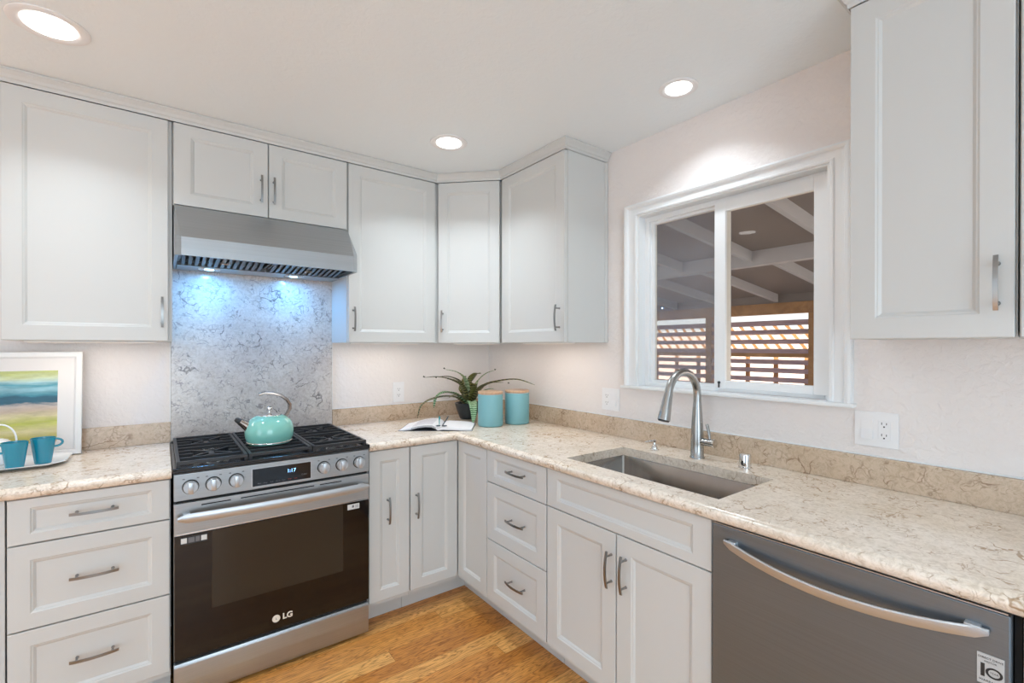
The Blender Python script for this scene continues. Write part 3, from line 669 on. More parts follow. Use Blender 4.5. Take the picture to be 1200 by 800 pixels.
# ------------------------------------------------------------------ gas range
rx = -1.517; RW = .378
r = thing('gas_range', 'stainless steel slide-in gas range with black cooktop under the hood', 'range', (rx, 0, 0))
mb = MB(); mb.box(-RW, RW, -.635, -.030, .035, .898); mb.box(-RW+.03,-RW+.07,-.60,-.56,.001,.035); mb.box(RW-.07,RW-.03,-.60,-.56,.001,.035); mb.box(-RW+.03,-RW+.07,-.10,-.06,.001,.035); mb.box(RW-.07,RW-.03,-.10,-.06,.001,.035)
mb.build('oven_body', 'dark', r)
# cooktop tray with low rim
mb = MB(); mb.box(-RW-.004, RW+.004, -.668, -.026, .898, .908, .003); 
mb.box(-RW-.004, -RW+.012, -.668, -.026, .906, .9165, .003); mb.box(RW-.012, RW+.004, -.668, -.026, .906, .9165, .003); mb.box(-RW, RW, -.668, -.650, .906, .914, .003); mb.box(-RW, RW, -.060, -.026, .906, .922, .003)
mb.build('cooktop', 'black', r)
# burners
for bx, by, br in ((-.245,-.49,.052), (-.245,-.20,.042), (.245,-.49,.052), (.245,-.20,.040), (0,-.34,.050)):
    b = MB().lathe([(br+.018,.908),(br+.016,.913),(br,.914),(br-.004,.921)], (bx,by,0), 28, sy=1.0).build('burner', 'nickel', r, smooth=40)
    MB().lathe([(br-.006,.921),(br-.004,.9225),(br-.005,.927),(br-.012,.929)], (bx,by,0), 28).build('burner_cap', 'iron', b, smooth=40)
# grates: three sections of cast iron bars
def grate(x0, x1, cross):
    mb = MB(); yt, yb = -.052, -.645; bw = .0055; zt_, zb_ = .9375, .924
    def bar(ax, ay, bx, by, w=bw, z0=zb_, z1=zt_):
        d = Vector((bx-ax, by-ay)); L_ = d.length; d.normalize(); n = Vector((-d.y, d.x))*w
        p = [(ax+n.x, ay+n.y), (bx+n.x, by+n.y), (bx-n.x, by-n.y), (ax-n.x, ay-n.y)]; mb.prism(p, 'z', z0, z1, .0015)
    for y in (yt, yb): bar(x0, y, x1, y, .006)
    for x in (x0+.006, x1-.006): bar(x, yt, x, yb, .006)
    n = 7
    for i in range(1, n+1):
        y = yt + (yb-yt)*i/(n+1)
        bars = [(x0, x1)]
        for (bx, by, rr) in cross:
            if abs(y-by) < rr*0.8:
                bars = [(x0, bx-rr*.75), (bx+rr*.75, x1)]
        for a, b in bars: bar(a, y, b, y, .0045)
    for (bx, by, rr) in cross:
        for k in range(4):
            a = R(45+90*k); bar(bx+math.cos(a)*.018, by+math.sin(a)*.018, bx+math.cos(a)*rr*1.15, by+math.sin(a)*rr*1.15, .0045)
    for x in (x0+.006, x1-.006):
        for y in (yt-.004, (yt+yb)/2, yb+.004): mb.box(x-.006, x+.006, y-.008, y+.008, .9085, .926)
    return mb
grate(-RW+.008, -.128, [(-.245,-.49,.085),(-.245,-.20,.075)]).build('grate', 'iron', r)
grate(-.124, .124, [(0,-.34,.085)]).build('grate', 'iron', r)
grate(.128, RW-.008, [(.245,-.49,.085),(.245,-.20,.07)]).build('grate', 'iron', r)
# control panel
FY = -.662
cp = MB(); cp.prism([(FY,.789),(FY,.890),(FY+.006,.897),(-.636,.897),(-.636,.789)], 'x', -RW, RW, .001)
cp = cp.build('control_panel', 'steel', r)
MB().box(-.117, .119, FY-.0016, FY+.002, .797, .8755, .0006).build('display_bezel', 'steel_light', cp)
dp = MB().box(-.113, .115, FY-.0026, FY-.0014, .8005, .8725).build('display', 'display', cp)
FRONT = (R(90), 0, 0)
text('clock_digits', '1:17', .021, 'blue_led', cp, (.036, FY-.0028, .846), FRONT, .0001)
for i in range(7):
    text('touch_mark', ['Bake','Roast','Broil','Warm','Timer','Clean','Lock'][i], .0062, 'dim_print' if i < 5 else 'red_print', cp, (-.088+i*.0235, FY-.0028, .8105), FRONT, .0001)
text('touch_mark', 'START', .008, 'dim_print', cp, (.088, FY-.0028, .822), FRONT, .0001)
for kx in (-.325, -.250, -.171, .171, .251, .331):
    k = MB().lathe([(.0275,FY+.001),(.0275,FY-.004),(.026,FY-.006)], (kx,0,.839), 32, axis='y').build('knob', 'dark', cp, smooth=40)
    kb = MB().lathe([(.0245,FY-.005),(.0245,FY-.018),(.0225,FY-.021)], (kx,0,.839), 32, axis='y'); kb.box(kx-.0085, kx+.0085, FY-.033, FY-.020, .8165, .8615, .002)
    kb.build('knob_grip', 'steel_light', k, smooth=40)
    for dx in (-.022, .024): MB().box(kx+dx-.004, kx+dx+.004, FY-.0012, FY+.001, .8685, .8725).build('panel_mark', 'dim_print', cp)
# vent gap, oven door
MB().box(-RW+.006, RW-.006, -.650, -.634, .779, .789).build('vent_gap', 'gap', r)
od = MB().box(-RW, RW, FY, -.636, .668, .778, .0025); od.prism([(FY,.1765),(FY,.668),(-.636,.668),(-.636,.1765)], 'x', -RW, RW)
od = MB().box(-RW, RW, FY+.001, -.636, .176, .778, .002).build('oven_door', 'steel', r)
gl = MB().box(-RW+.001, RW-.001, FY-.001, FY+.003, .1775, .655, .0008).build('door_glass', 'ovenglass', od)
MB().box(-.255, .257, FY-.0014, FY-.0008, .345, .652).build('window_area', 'ovenwin', od)
MB().box(-RW+.006, RW-.006, FY-.0012, FY+.003, .6575, .6600).build('door_lip', 'chrome', od)
for a, b in ((-.29,-.19), (-.155,.13), (.155,.25)): MB().box(a, b, FY-.0008, FY+.002, .7600, .7640).build('vent_slot', 'gap', od)
# bowed bar handle
def bow_handle(L_, zc, y_end, y_mid, hh, th, n=24):
    mb = MB(); rings = []
    for i in range(n+1):
        x = -L_/2+L_*i/n; t = 1-(2*x/L_)**2; y = y_end+(y_mid-y_end)*t; endf = min(1, (1-abs(2*x/L_))/.04+.35)
        h2 = hh/2*endf
        rings.append([mb.bm.verts.new(p) for p in ((x,y+th,zc-h2*.7),(x,y,zc-h2),(x,y-th*.35,zc-h2*.2),(x,y-th*.25,zc+h2*.6),(x,y,zc+h2),(x,y+th,zc+h2*.8))])
    for A, B in zip(rings, rings[1:]):
        for i in range(6): mb.bm.faces.new((A[i], A[(i+1)%6], B[(i+1)%6], B[i]))
    mb.bm.faces.new(rings[0]); mb.bm.faces.new(rings[-1][::-1])
    for sx in (-1, 1): mb.box(sx*(L_/2-.030)-.012, sx*(L_/2-.030)+.012, y_end+.0, y_end+.030+.012, zc-hh*.32, zc+hh*.32, .002)
    return mb
bow_handle(.735, .727, FY-.032, FY-.052, .036, .012).build('door_handle', 'steel_light', od, smooth=35)
# stickers and logo
st = MB().box(-.358, -.270, FY-.0022, FY-.0012, .618, .648).build('sticker', 'ink', od)
for a, b, m in ((-.356,-.337,'label'), (-.291,-.272,'label'), (-.333,-.312,'dim_print'), (-.309,-.295,'dim_print')):
    MB().box(a, b, FY-.0030, FY-.0022, .623, .643).build('sticker_print', m, st)
st['label'] = 'dark sticker with two pale squares'
st = MB().box(.277, .332, FY-.0022, FY-.0012, .622, .646).build('sticker', 'label', od); st['label'] = 'small white label'
MB().box(.298, .307, FY-.0030, FY-.0022, .630, .641).build('sticker_print', 'dim_print', st)
MB().box(.312, .327, FY-.0030, FY-.0022, .627, .642).build('sticker_print', 'label_grey', st)
lg = MB().lathe([(.0155,FY-.0010),(.0155,FY-.0022)], (-.024,0,.222), 32, axis='y').build('logo_disc', 'logo', od)
text('logo_letters', 'LG', .033, 'logo', od, (.021, FY-.0014, .222), FRONT, .0004, bold=.0012)
text('logo_face', 'L', .012, 'ovenglass', lg, (-.024, FY-.0024, .222), FRONT, .0002)
# storage drawer
MB().box(-RW+.004, RW-.004, -.648, -.634, .160, .176).build('drawer_gap', 'gap', r)
mb = MB(); mb.prism([(-.6555,.018),(-.6585,.030),(-.6605,.085),(-.6585,.145),(-.655,.158),(-.636,.160),(-.636,.016)], 'x', -RW, RW, .0008)
dr = mb.build('storage_drawer', 'steel', r, smooth=30)

# ------------------------------------------------------------------ dishwasher
d = thing('dishwasher', 'stainless steel dishwasher with a curved bar handle right of the sink cabinet', 'dishwasher', (0, -2.1195, 0), RB)
DW = .606; DY = -.640
MB().box(.004, DW-.002, -.610, -.03, .02, .862).build('tub', 'dark', d)
dd = MB().box(.001, DW, DY, -.612, .125, .868, .003); dd = dd.build('door', 'steel_dark', d)
MB().box(.004, DW-.004, DY-.0005, DY+.004, .8695, .8715).build('top_edge', 'steel_light', dd)
MB().box(DW+.0015, DW+.0115, -.612, -.03, .02, .872).build('side_gap', 'gap', d)
MB().box(.01, DW-.01, -.56, -.545, .002, .122).build('kick_plate', 'dark', d)
# handle: wide bow
hm = MB(); L_ = .535; n = 28; rings = []
for i in range(n+1):
    u = i/n; x = .0425 + L_*u; t = 1-(2*u-1)**2
    y = DY-.012 - .030*t; tap = min(1, .45 + u*22) * min(1, .45+(1-u)*22)
    zc = .829 - .030*t; zt_ = zc + .009*tap + .001; zb_ = zc - .012*tap - .001
    rings.append([hm.bm.verts.new(p) for p in ((x,y+.006,zb_+.003),(x,y,zb_),(x,y-.002,zb_+.004),(x,y-.0022,zt_-.003),(x,y,zt_),(x,y+.006,zt_-.001))])
for A, B in zip(rings, rings[1:]):
    for i in range(6): hm.bm.faces.new((A[i], A[(i+1)%6], B[(i+1)%6], B[i]))
hm.bm.faces.new(rings[0]); hm.bm.faces.new(rings[-1][::-1])
for x in (.066, .554): hm.box(x-.012, x+.012, DY-.016, DY+.002, .816, .836, .002)
hm.build('door_handle', 'steel_light', dd, smooth=35)
text('maker_mark', 'THINQ', .0105, 'dim_print', dd, (.045, DY-.0006, .853), FRONT, .0002)
st = MB().box(.5595, .5975, DY-.0012, DY-.0002, .7215, .7810).build('sticker', 'label_grey', dd); st['label'] = 'small grey sticker reading 10'
text('sticker_print', 'DIRECT DRIVE', .0055, 'ink', st, (.5785, DY-.0014, .773), FRONT, .0001)
text('sticker_print', 'MOTOR', .0048, 'ink', st, (.5785, DY-.0014, .7665), FRONT, .0001)
text('sticker_print', '1', .034, 'ink', st, (.5675, DY-.0014, .7475), FRONT, .0001, bold=.0012)
om = MB(); nseg = 28
for k in range(nseg):
    a0, a1 = 2*math.pi*k/nseg, 2*math.pi*(k+1)/nseg
    q = [om.bm.verts.new((.5835+math.cos(a)*rr*1.15, DY-.0016, .7475+math.sin(a)*rr)) for a, rr in ((a0,.0105),(a1,.0105),(a1,.0070),(a0,.0070))]; om.bm.faces.new(q)
om.build('sticker_print', 'ink', st)
text('sticker_print', 'YEAR', .0052, 'ink', st, (.5835, DY-.0014, .7475), FRONT, .0001)
text('sticker_print', 'WARRANTY', .0058, 'ink', st, (.5785, DY-.0014, .7290), FRONT, .0001)

# ------------------------------------------------------------------ sink
s = thing('sink', 'rectangular stainless steel undermount sink below the window', 'sink', ((SX0+SX1)/2, (SY0+SY1)/2, .8755))
hw, hl = (SX1-SX0)/2+.004, (SY1-SY0)/2+.004
mb = MB(); bm = mb.bm
def rrect(hx, hy, rad, z, n=6):
    pts = []
    for cx_, cy_, a0 in ((hx-rad, hy-rad, 0), (-hx+rad, hy-rad, 90), (-hx+rad, -hy+rad, 180), (hx-rad, -hy+rad, 270)):
        for k in range(n+1):
            a = R(a0+90*k/n); pts.append((cx_+rad*math.cos(a), cy_+rad*math.sin(a), z))
    return [bm.verts.new(p) for p in pts]
rg = [rrect(hw+.014, hl+.014, .016, 0), rrect(hw, hl, .012, 0), rrect(hw-.002, hl-.002, .012, -.004), rrect(hw-.004, hl-.004, .012, -.205), rrect(hw-.010, hl-.010, .014, -.216), rrect(hw-.022, hl-.022, .018, -.220)]
for A, B in zip(rg, rg[1:]):
    m_ = len(A)
    for i in range(m_): bm.faces.new((A[i], A[(i+1)%m_], B[(i+1)%m_], B[i]))
bm.faces.new(rg[-1])
bowl = mb.build('bowl', 'sink', s, smooth=40, recalc=False)
bowl.modifiers.new('thickness', 'SOLIDIFY').thickness = -.0012
MB().lathe([(.055,-.2195),(.055,-.2175),(.045,-.2165),(.040,-.219),(.012,-.2192)], (.06,0,0), 32).build('drain', 'chrome', s, smooth=40)

# ------------------------------------------------------------------ faucet, soap pump, air gap
f = thing('faucet', 'brushed steel gooseneck pull-down faucet behind the sink', 'faucet', (-.118, -1.751, .9145))
MB().lathe([(.030,0),(.030,.004),(.0265,.008),(.0262,.06),(.0245,.12),(.0195,.20),(.0165,.232),(.0160,.236)], (0,0,0), 32).build('faucet_body', 'nickel', f, smooth=50)
path = [(0,0,.236),(0,0,.245)]
rad_ = .103; cz_ = .262
for k in range(0, 19):
    a = R(0 + 168*k/18); path.append((-rad_ + rad_*math.cos(a), 0, cz_ + rad_*math.sin(a)))
MB().tube(path, [.0155]*len(path), 20, up=Vector((0,1,0))).build('gooseneck', 'nickel', f, smooth=60)
p0 = Vector(path[-1]); dr_ = (p0-Vector(path[-2])).normalized()
hp = [p0, p0+dr_*.01, p0+dr_*.055, p0+dr_*.092, p0+dr_*.108]
MB().tube(hp, [.0165,.0170,.0205,.0235,.0240], 20, up=Vector((0,1,0))).build('spray_head', 'nickel', f, smooth=40)
MB().tube([p0+dr_*.1082, p0+dr_*.112], [.0215,.0205], 20, up=Vector((0,1,0))).build('spray_nozzle', 'dark', f)
MB().tube([(0,-.015,.072),(0,-.073,.072)], .0155, 20).build('handle_stem', 'nickel', f, smooth=40)
MB().tube([(0,-.073,.072),(0,-.080,.072)], .0175, 20).build('handle_cap', 'chrome', f, smooth=40)
MB().tube([(0,-.058,.082),(.006,-.050,.11),(.010,-.040,.138),(.010,-.037,.146)], [.0055,.0058,.0070,.0060], 12, flat=.7).build('lever', 'nickel', f, smooth=50)
s = thing('soap_dispenser', 'small chrome soap dispenser pump left of the faucet', 'soap dispenser', (-.135, -1.549, .9145))
MB().lathe([(.020,0),(.020,.003),(.0145,.006),(.0135,.012),(.010,.020),(.007,.024),(.007,.036)], (0,0,0), 24).build('pump_base', 'chrome', s, smooth=40)
MB().lathe([(.0085,.0365),(.0085,.0445),(.006,.0465)], (0,0,0), 20).build('pump_cap', 'chrome', s, smooth=40)
MB().tube([(0,0,.041),(-.030,.012,.041),(-.046,.018,.037)], [.005,.0045,.0035], 12).build('spout', 'chrome', s, smooth=40)
a_ = thing('air_gap', 'small cylindrical chrome air gap cap right of the faucet', 'air gap', (-.121, -1.956, .9145))
MB().lathe([(.0245,0),(.0245,.004),(.0215,.006),(.0215,.050),(.0195,.0545),(.010,.0555)], (0,0,0), 28).build('cap', 'chrome', a_, smooth=40)
MB().box(-.0225, -.019, -.004, .004, .014, .030).build('vent', 'dark', a_)

# ------------------------------------------------------------------ kettle
k = thing('kettle', 'mint green enamel kettle with steel handle on the range', 'kettle', (-1.530, -.447, .9385), R(0))
MB().lathe([(.086,0),(.092,.002),(.094,.007),(.092,.010),(.100,.030),(.1025,.055),(.099,.080),(.088,.103),(.070,.119),(.050,.128)], (0,0,0), 48, True, True).build('kettle_body', 'mint', k, smooth=50)
MB().lathe([(.095,.0065),(.0955,.0095),(.0935,.012)], (0,0,0), 48, False, False).build('base_rim', 'chrome', k, smooth=50)
ld = MB().lathe([(.051,.127),(.050,.131),(.030,.136),(.006,.138)], (0,0,0), 36).build('lid', 'chrome', k, smooth=50)
MB().lathe([(.004,.137),(.004,.147),(.009,.151),(.0125,.157),(.010,.164),(.004,.167)], (0,0,0), 20).build('lid_knob', 'chrome', ld, smooth=50)
MB().tube([(-.085,-.004,.080),(-.105,-.006,.096),(-.122,-.008,.110)], [.023,.018,.015], 18).build('spout', 'bronze', k, smooth=50)
MB().tube([(-.120,-.008,.108),(-.134,-.009,.118),(-.140,-.009,.121)], [.0135,.011,.007], 16).build('spout_whistle', 'dark', k, smooth=40)
hpts = [(.066,0,.116),(.076,0,.130),(.086,0,.150),(.086,0,.172),(.072,0,.196),(.046,0,.216),(.014,0,.228),(-.020,0,.231),(-.045,0,.224)]
def ribbon(pts, wid, th):
    mb = MB(); P = [Vector(p) for p in pts]; rings = []
    for i, p in enumerate(P):
        t = (P[min(i+1,len(P)-1)]-P[max(i-1,0)]).normalized(); nn = Vector((0,1,0)).cross(t).normalized(); w_ = wid[i]
        rings.append([mb.bm.verts.new(p+Vector((0,sy*w_,0))+nn*sn*th) for sy, sn in ((-1,-.6),(-1,.6),(-.5,1),(.5,1),(1,.6),(1,-.6),(.5,-1),(-.5,-1))])
    for A, B in zip(rings, rings[1:]):
        for i in range(8): mb.bm.faces.new((A[i], A[(i+1)%8], B[(i+1)%8], B[i]))
    mb.bm.faces.new(rings[0]); mb.bm.faces.new(rings[-1][::-1]); return mb
ribbon(hpts, [.015,.016,.017,.019,.022,.022,.018,.011,.005], .007).build('handle', 'bronze', k, smooth=50)

# ------------------------------------------------------------------ canisters
def canister(x, y, label):
    t = thing('canister', label, 'canister', (x, y, .9145), 0, 'teal canisters with wooden lids')
    MB().lathe([(.068,0),(.0725,.003),(.0745,.010),(.0745,.184),(.0735,.187),(.070,.187)], (0,0,0), 48).build('jar', 'teal_can', t, smooth=50)
    MB().lathe([(.070,.1872),(.070,.1900)], (0,0,0), 40).build('seal', 'white_pl', t)
    MB().lathe([(.0725,.1902),(.0745,.192),(.0745,.203),(.073,.205)], (0,0,0), 48).build('lid', 'lidwood', t, smooth=50)
    return t
c1 = canister(-.362, -.553, 'teal ceramic canister with wooden lid, the left one nearer the plant')
copy_tree(c1, (-.180, -.576, .9145), label='teal ceramic canister with wooden lid, the right one nearer the window wall')

# ------------------------------------------------------------------ bromeliad
pl = thing('potted_bromeliad', 'bromeliad with arching banded leaves in a dark pot in the corner', 'potted plant', (-.325, -.235, .9145))
MB().lathe([(.044,0),(.052,.004),(.066,.040),(.078,.075),(.086,.104),(.083,.106),(.074,.096)], (0,0,0), 36, True, False).build('pot', 'pot', pl, smooth=50)
MB().lathe([(.0775,.088),(.07,.092),(.02,.096)], (0,0,0), 30).build('soil', 'soil', pl, smooth=60)
O = Vector((-.325, -.235, .9145))
def leaf(pts, w, m, name='leaf'):
    w = w*1.55
    P = [Vector(p)-O for p in pts]
    # Catmull-Rom through the points
    Q = []
    E_ = [P[0]*2-P[1]] + P + [P[-1]*2-P[-2]]
    for i in range(1, len(E_)-2):
        for j in range(6):
            t = j/6; a, b, c_, d_ = E_[i-1], E_[i], E_[i+1], E_[i+2]
            Q.append(0.5*((2*b)+(c_-a)*t+(2*a-5*b+4*c_-d_)*t*t+(3*b-a-3*c_+d_)*t*t*t))
    Q.append(P[-1]); n = len(Q)
    mb = MB(); uvl = mb.bm.loops.layers.uv.new('UVMap'); rings = []
    for i, q in enumerate(Q):
        t = (Q[min(i+1,n-1)]-Q[max(i-1,0)]).normalized(); side = t.cross(Vector((0,0,1)))
        if side.length < .2: side = Vector((.8,-.6,0)) 
        side.normalize(); nn = side.cross(t).normalized(); u = i/(n-1)
        ww = w*(0.75+0.55*math.sin(min(u*1.5,1)*math.pi*0.8))*(1-u**3)**.8 + .0006
        rings.append([(mb.bm.verts.new(q+side*ww*k+nn*abs(k)*ww*.35), u, (k+1)/2) for k in (-1,-.5,0,.5,1)])
    for A, B in zip(rings, rings[1:]):
        for j in range(4):
            fcs = mb.bm.faces.new((A[j][0], A[j+1][0], B[j+1][0], B[j][0]))
            for lp, s_ in zip(fcs.loops, (A[j], A[j+1], B[j+1], B[j])): lp[uvl].uv = (s_[1], s_[2])
    o = mb.build(name, m, pl, smooth=80, recalc=False); o.modifiers.new('thickness', 'SOLIDIFY').thickness = .0012
    return o
LV = [
 ([(-0.335,-0.240,1.000),(-0.375,-0.262,1.112),(-0.450,-0.273,1.165),(-0.545,-0.265,1.195),(-0.645,-0.246,1.196)], .012, 'leaf_dark'),
 ([(-0.337,-0.240,1.000),(-0.379,-0.246,1.137),(-0.446,-0.233,1.188),(-0.521,-0.201,1.195)], .012, 'leaf_dark'),
 ([(-0.332,-0.244,1.000),(-0.357,-0.263,1.148),(-0.411,-0.259,1.216),(-0.491,-0.224,1.241)], .011, 'leaf_pale'),
 ([(-0.323,-0.251,1.000),(-0.304,-0.240,1.138),(-0.292,-0.274,1.201),(-0.285,-0.330,1.212)], .021, 'leaf_olive'),
 ([(-0.319,-0.254,1.000),(-0.251,-0.230,1.141),(-0.205,-0.264,1.203),(-0.167,-0.318,1.230)], .009, 'leaf_pale'),
 ([(-0.314,-0.257,1.000),(-0.285,-0.351,1.123),(-0.243,-0.470,1.168),(-0.183,-0.581,1.182),(-0.114,-0.670,1.152)], .013, 'leaf_olive'),
 ([(-0.345,-0.251,1.000),(-0.430,-0.270,1.076),(-0.511,-0.272,1.097),(-0.568,-0.267,1.073),(-0.594,-0.272,1.007)], .014, 'leaf_green'),
 ([(-0.345,-0.248,1.000),(-0.455,-0.285,1.066),(-0.575,-0.286,1.070),(-0.675,-0.286,1.035),(-0.709,-0.286,0.956)], .010, 'leaf_dark'),
 ([(-0.340,-0.275,1.000),(-0.370,-0.350,1.040),(-0.402,-0.422,1.022),(-0.418,-0.455,0.965),(-0.431,-0.468,0.922)], .014, 'leaf_green'),
 ([(-0.314,-0.257,1.000),(-0.313,-0.358,1.114),(-0.289,-0.438,1.156),(-0.250,-0.530,1.165)], .011, 'leaf_dark'),
 ([(-0.317,-0.230,1.000),(-0.308,-0.149,1.104),(-0.344,-0.097,1.154),(-0.385,-0.066,1.166)], .012, 'leaf_olive'),
 ([(-0.330,-0.235,1.000),(-0.350,-0.200,1.090),(-0.330,-0.190,1.160),(-0.300,-0.170,1.190)], .010, 'leaf_olive'),
 ([(-0.328,-0.245,0.995),(-0.395,-0.300,1.060),(-0.470,-0.330,1.082),(-0.530,-0.350,1.075)], .011, 'leaf_dark'),
 ([(-0.322,-0.245,0.995),(-0.322,-0.300,1.090),(-0.340,-0.340,1.130),(-0.360,-0.370,1.140)], .011, 'leaf_olive'),
 ([(-0.32,-0.24,0.995),(-0.26,-0.28,1.075),(-0.225,-0.32,1.105),(-0.205,-0.36,1.110)], .010, 'leaf_green'),
]
for p_, w_, m_ in LV: leaf(p_, w_, m_)
for q in ((-.645,-.246,1.198), (-.548,-.218,1.189), (-.493,-.224,1.244), (-.166,-.319,1.232), (-.213,-.533,1.158)):
    mb = MB(); qq = Vector(q)-O
    for k_ in range(5):
        a = 2*math.pi*k_/5; mb.tube([qq, qq+Vector((math.cos(a)*.007, math.sin(a)*.007, .004+.004*(k_%2)))], [.003,.0012], 6)
    mb.build('seed_tuft', 'leaf_dark', pl)

# ------------------------------------------------------------------ open book with glasses
bk = thing('open_book', 'open book lying face up on the countertop left of the canisters', 'book', (-.700, -.530, .9145), R(-36.9))
def pageblock(prof, depth, z0=0.0015):
    mb = MB(); top_ = [(x, z) for x, z in prof]; bot = [(x, zz) for x, zz in reversed([(x, max(z-.013, z0)) for x, z in prof])]
    mb.prism(top_+bot, 'y', 0, depth); return mb
LP = [(0,.008),(-.012,.024),(-.035,.033),(-.07,.034),(-.11,.029),(-.15,.019),(-.19,.008),(-.215,.003)]
RP = [(0,.008),(.012,.017),(.03,.020),(.08,.018),(.14,.014),(.188,.010)]
pageblock(LP, .25).build('page_block', 'paper', bk, smooth=40); pageblock(RP, .25).build('page_block', 'paper', bk, smooth=40)
MB().box(-.222, .192, -.003, .253, .0002, .0013).build('cover', 'cover', bk)
mb = MB()
for i, off in enumerate((.004, .0075, .011)):
    pp = [(x, z-off) for x, z in LP[1:6]]; 
    for (a, b) in zip(pp, pp[1:]): mb.prism([(a[0],a[1]),(b[0],b[1]),(b[0],b[1]-.0012),(a[0],a[1]-.0012)], 'y', -.0008, .001)
mb.build('page_edges', 'cover', bk)
mb = MB()
for i in range(9):
    y = .03+i*.022
    for (a, b) in zip(LP[2:6], LP[3:6]): mb.prism([(a[0],a[1]+.0005),(b[0],b[1]+.0005),(b[0],b[1]+.0002),(a[0],a[1]+.0002)], 'y', y, y+.009)
mb.build('printed_lines', 'pagetext', bk)
def P2(x, y, z): 
    a = R(-36.9); return (-.700+x*math.cos(a)-y*math.sin(a), -.530+x*math.sin(a)+y*math.cos(a), .9145+z)
g = thing('glasses', 'folded eyeglasses with teal and dark temples standing in the book gutter', 'glasses', P2(.012, .035, .021), R(-36.9))
mb = MB()
for sx in (-.017, .019):
    pts = [(sx+math.cos(2*math.pi*k_/16)*.014, math.sin(2*math.pi*k_/16)*.010-.006, .003) for k_ in range(17)]; mb.tube(pts, .0022, 8, caps=False)
mb.build('lens_rims', 'grey_pl', g, smooth=50)
MB().tube([(-.010,.004,.004),(-.011,.010,.030),(-.010,.012,.046),(-.012,.012,.056)], [.003,.0045,.008,.003], 10, flat=.6).build('temple', 'teal_pl', g, smooth=50)['label'] = 'teal temple arm'
MB().tube([(.008,.002,.004),(.020,.006,.022),(.034,.010,.042),(.040,.012,.056)], [.0045,.005,.006,.004], 10, flat=.6).build('temple', 'grey_pl', g, smooth=50)

# ------------------------------------------------------------------ tray, mugs, teapot, picture
ty = thing('serving_tray', 'white ceramic tray under the two mugs', 'tray', (-2.45, -.235, .9145))
mb = MB()
def octo(hx, hy, ch, z): return [mb.bm.verts.new(p) for p in ((-hx+ch,-hy,z),(hx-ch,-hy,z),(hx,-hy+ch,z),(hx,hy-ch,z),(hx-ch,hy,z),(-hx+ch,hy,z),(-hx,hy-ch,z),(-hx,-hy+ch,z))]
rg = [octo(.170,.085,.02,0), octo(.185,.100,.028,.006), octo(.215,.130,.045,.0155), octo(.215,.130,.045,.0175), octo(.183,.100,.028,.0095), octo(.172,.088,.02,.0065)]
for A, B in zip(rg, rg[1:]):
    for i in range(8): mb.bm.faces.new((A[i], A[(i+1)%8], B[(i+1)%8], B[i]))
mb.bm.faces.new(rg[0]); mb.bm.faces.new(rg[-1]); mb.build('tray_body', 'white_cer', ty, smooth=35)
def mug(x, y, rz, label):
    t = thing('mug', label, 'mug', (x, y, .9220), rz, 'teal mugs on the white tray')
    MB().lathe([(.0240,0),(.0255,.002),(.0265,.012),(.0320,.055),(.0375,.098),(.0375,.100),(.0355,.100),(.0300,.055),(.0245,.012),(.020,.006)], (0,0,0), 40).build('cup', 'teal_mug', t, smooth=50)
    mb = MB(); mb.tube([(.034+.022*math.cos(R(a_))*(1 if a_ < 90 else .6), 0, .077+.015*math.sin(R(a_))) for a_ in range(115, -116, -23)], .0042, 10, up=Vector((0,1,0)), flat=1.4); mb.build('handle', 'teal_mug', t, smooth=60)
    return t
m2 = mug(-2.307, -.268, R(8), 'glossy teal mug on the white tray, the right one with its handle showing')
copy_tree(m2, (-2.376, -.322, .9220), R(190), 'glossy teal mug on the white tray, the left one cut by the picture edge')
tp = thing('teapot', 'white teapot with arched handle half hidden behind the left mug', 'teapot', (-2.440, -.190, .9215))
MB().lathe([(.030,0),(.036,.004),(.048,.030),(.050,.055),(.040,.082),(.024,.092),(.024,.095),(.008,.100)], (0,0,0), 36).build('pot_body', 'white_cer', tp, smooth=50)
MB().tube([(.046*math.cos(R(a_)), 0, .090+.064*math.sin(R(a_))) for a_ in range(-12, 193, 12)], .0032, 10, up=Vector((0,1,0))).build('arched_handle', 'white_cer', tp, smooth=60)
# picture leaning against the wall: local x right, z up the frame, leaned back
LEAN = math.asin((.086-.030)/.447)
pc = thing('framed_painting', 'white-framed abstract painting in blue and yellow bands leaning on the wall', 'picture', (-2.492, -.088, .9150)); pc.rotation_euler = (-LEAN, 0, 0)
FW, FH = .280, .446
mb = MB()
def rr(i, y): return [mb.bm.verts.new(p) for p in ((-FW+i,y,i),(FW-i,y,i),(FW-i,y,FH-i),(-FW+i,y,FH-i))]
rs = [rr(0,.0), rr(0,-.018), rr(.002,-.020), rr(.020,-.018), rr(.027,-.008)]
for A, B in zip(rs, rs[1:]):
    for i in range(4): mb.bm.faces.new((A[i], A[(i+1)%4], B[(i+1)%4], B[i]))
mb.bm.faces.new(rs[0]); mb.bm.faces.new(rs[-1][::-1]); mb.build('picture_frame', 'frame', pc)
MB().box(-FW+.027, FW-.027, -.0098, -.0078, .027, FH-.027).build('mat_board', 'matboard', pc)
MB().box(-FW+.079, FW-.079, -.0108, -.0099, .062, FH-.080).build('painting', 'art', pc)

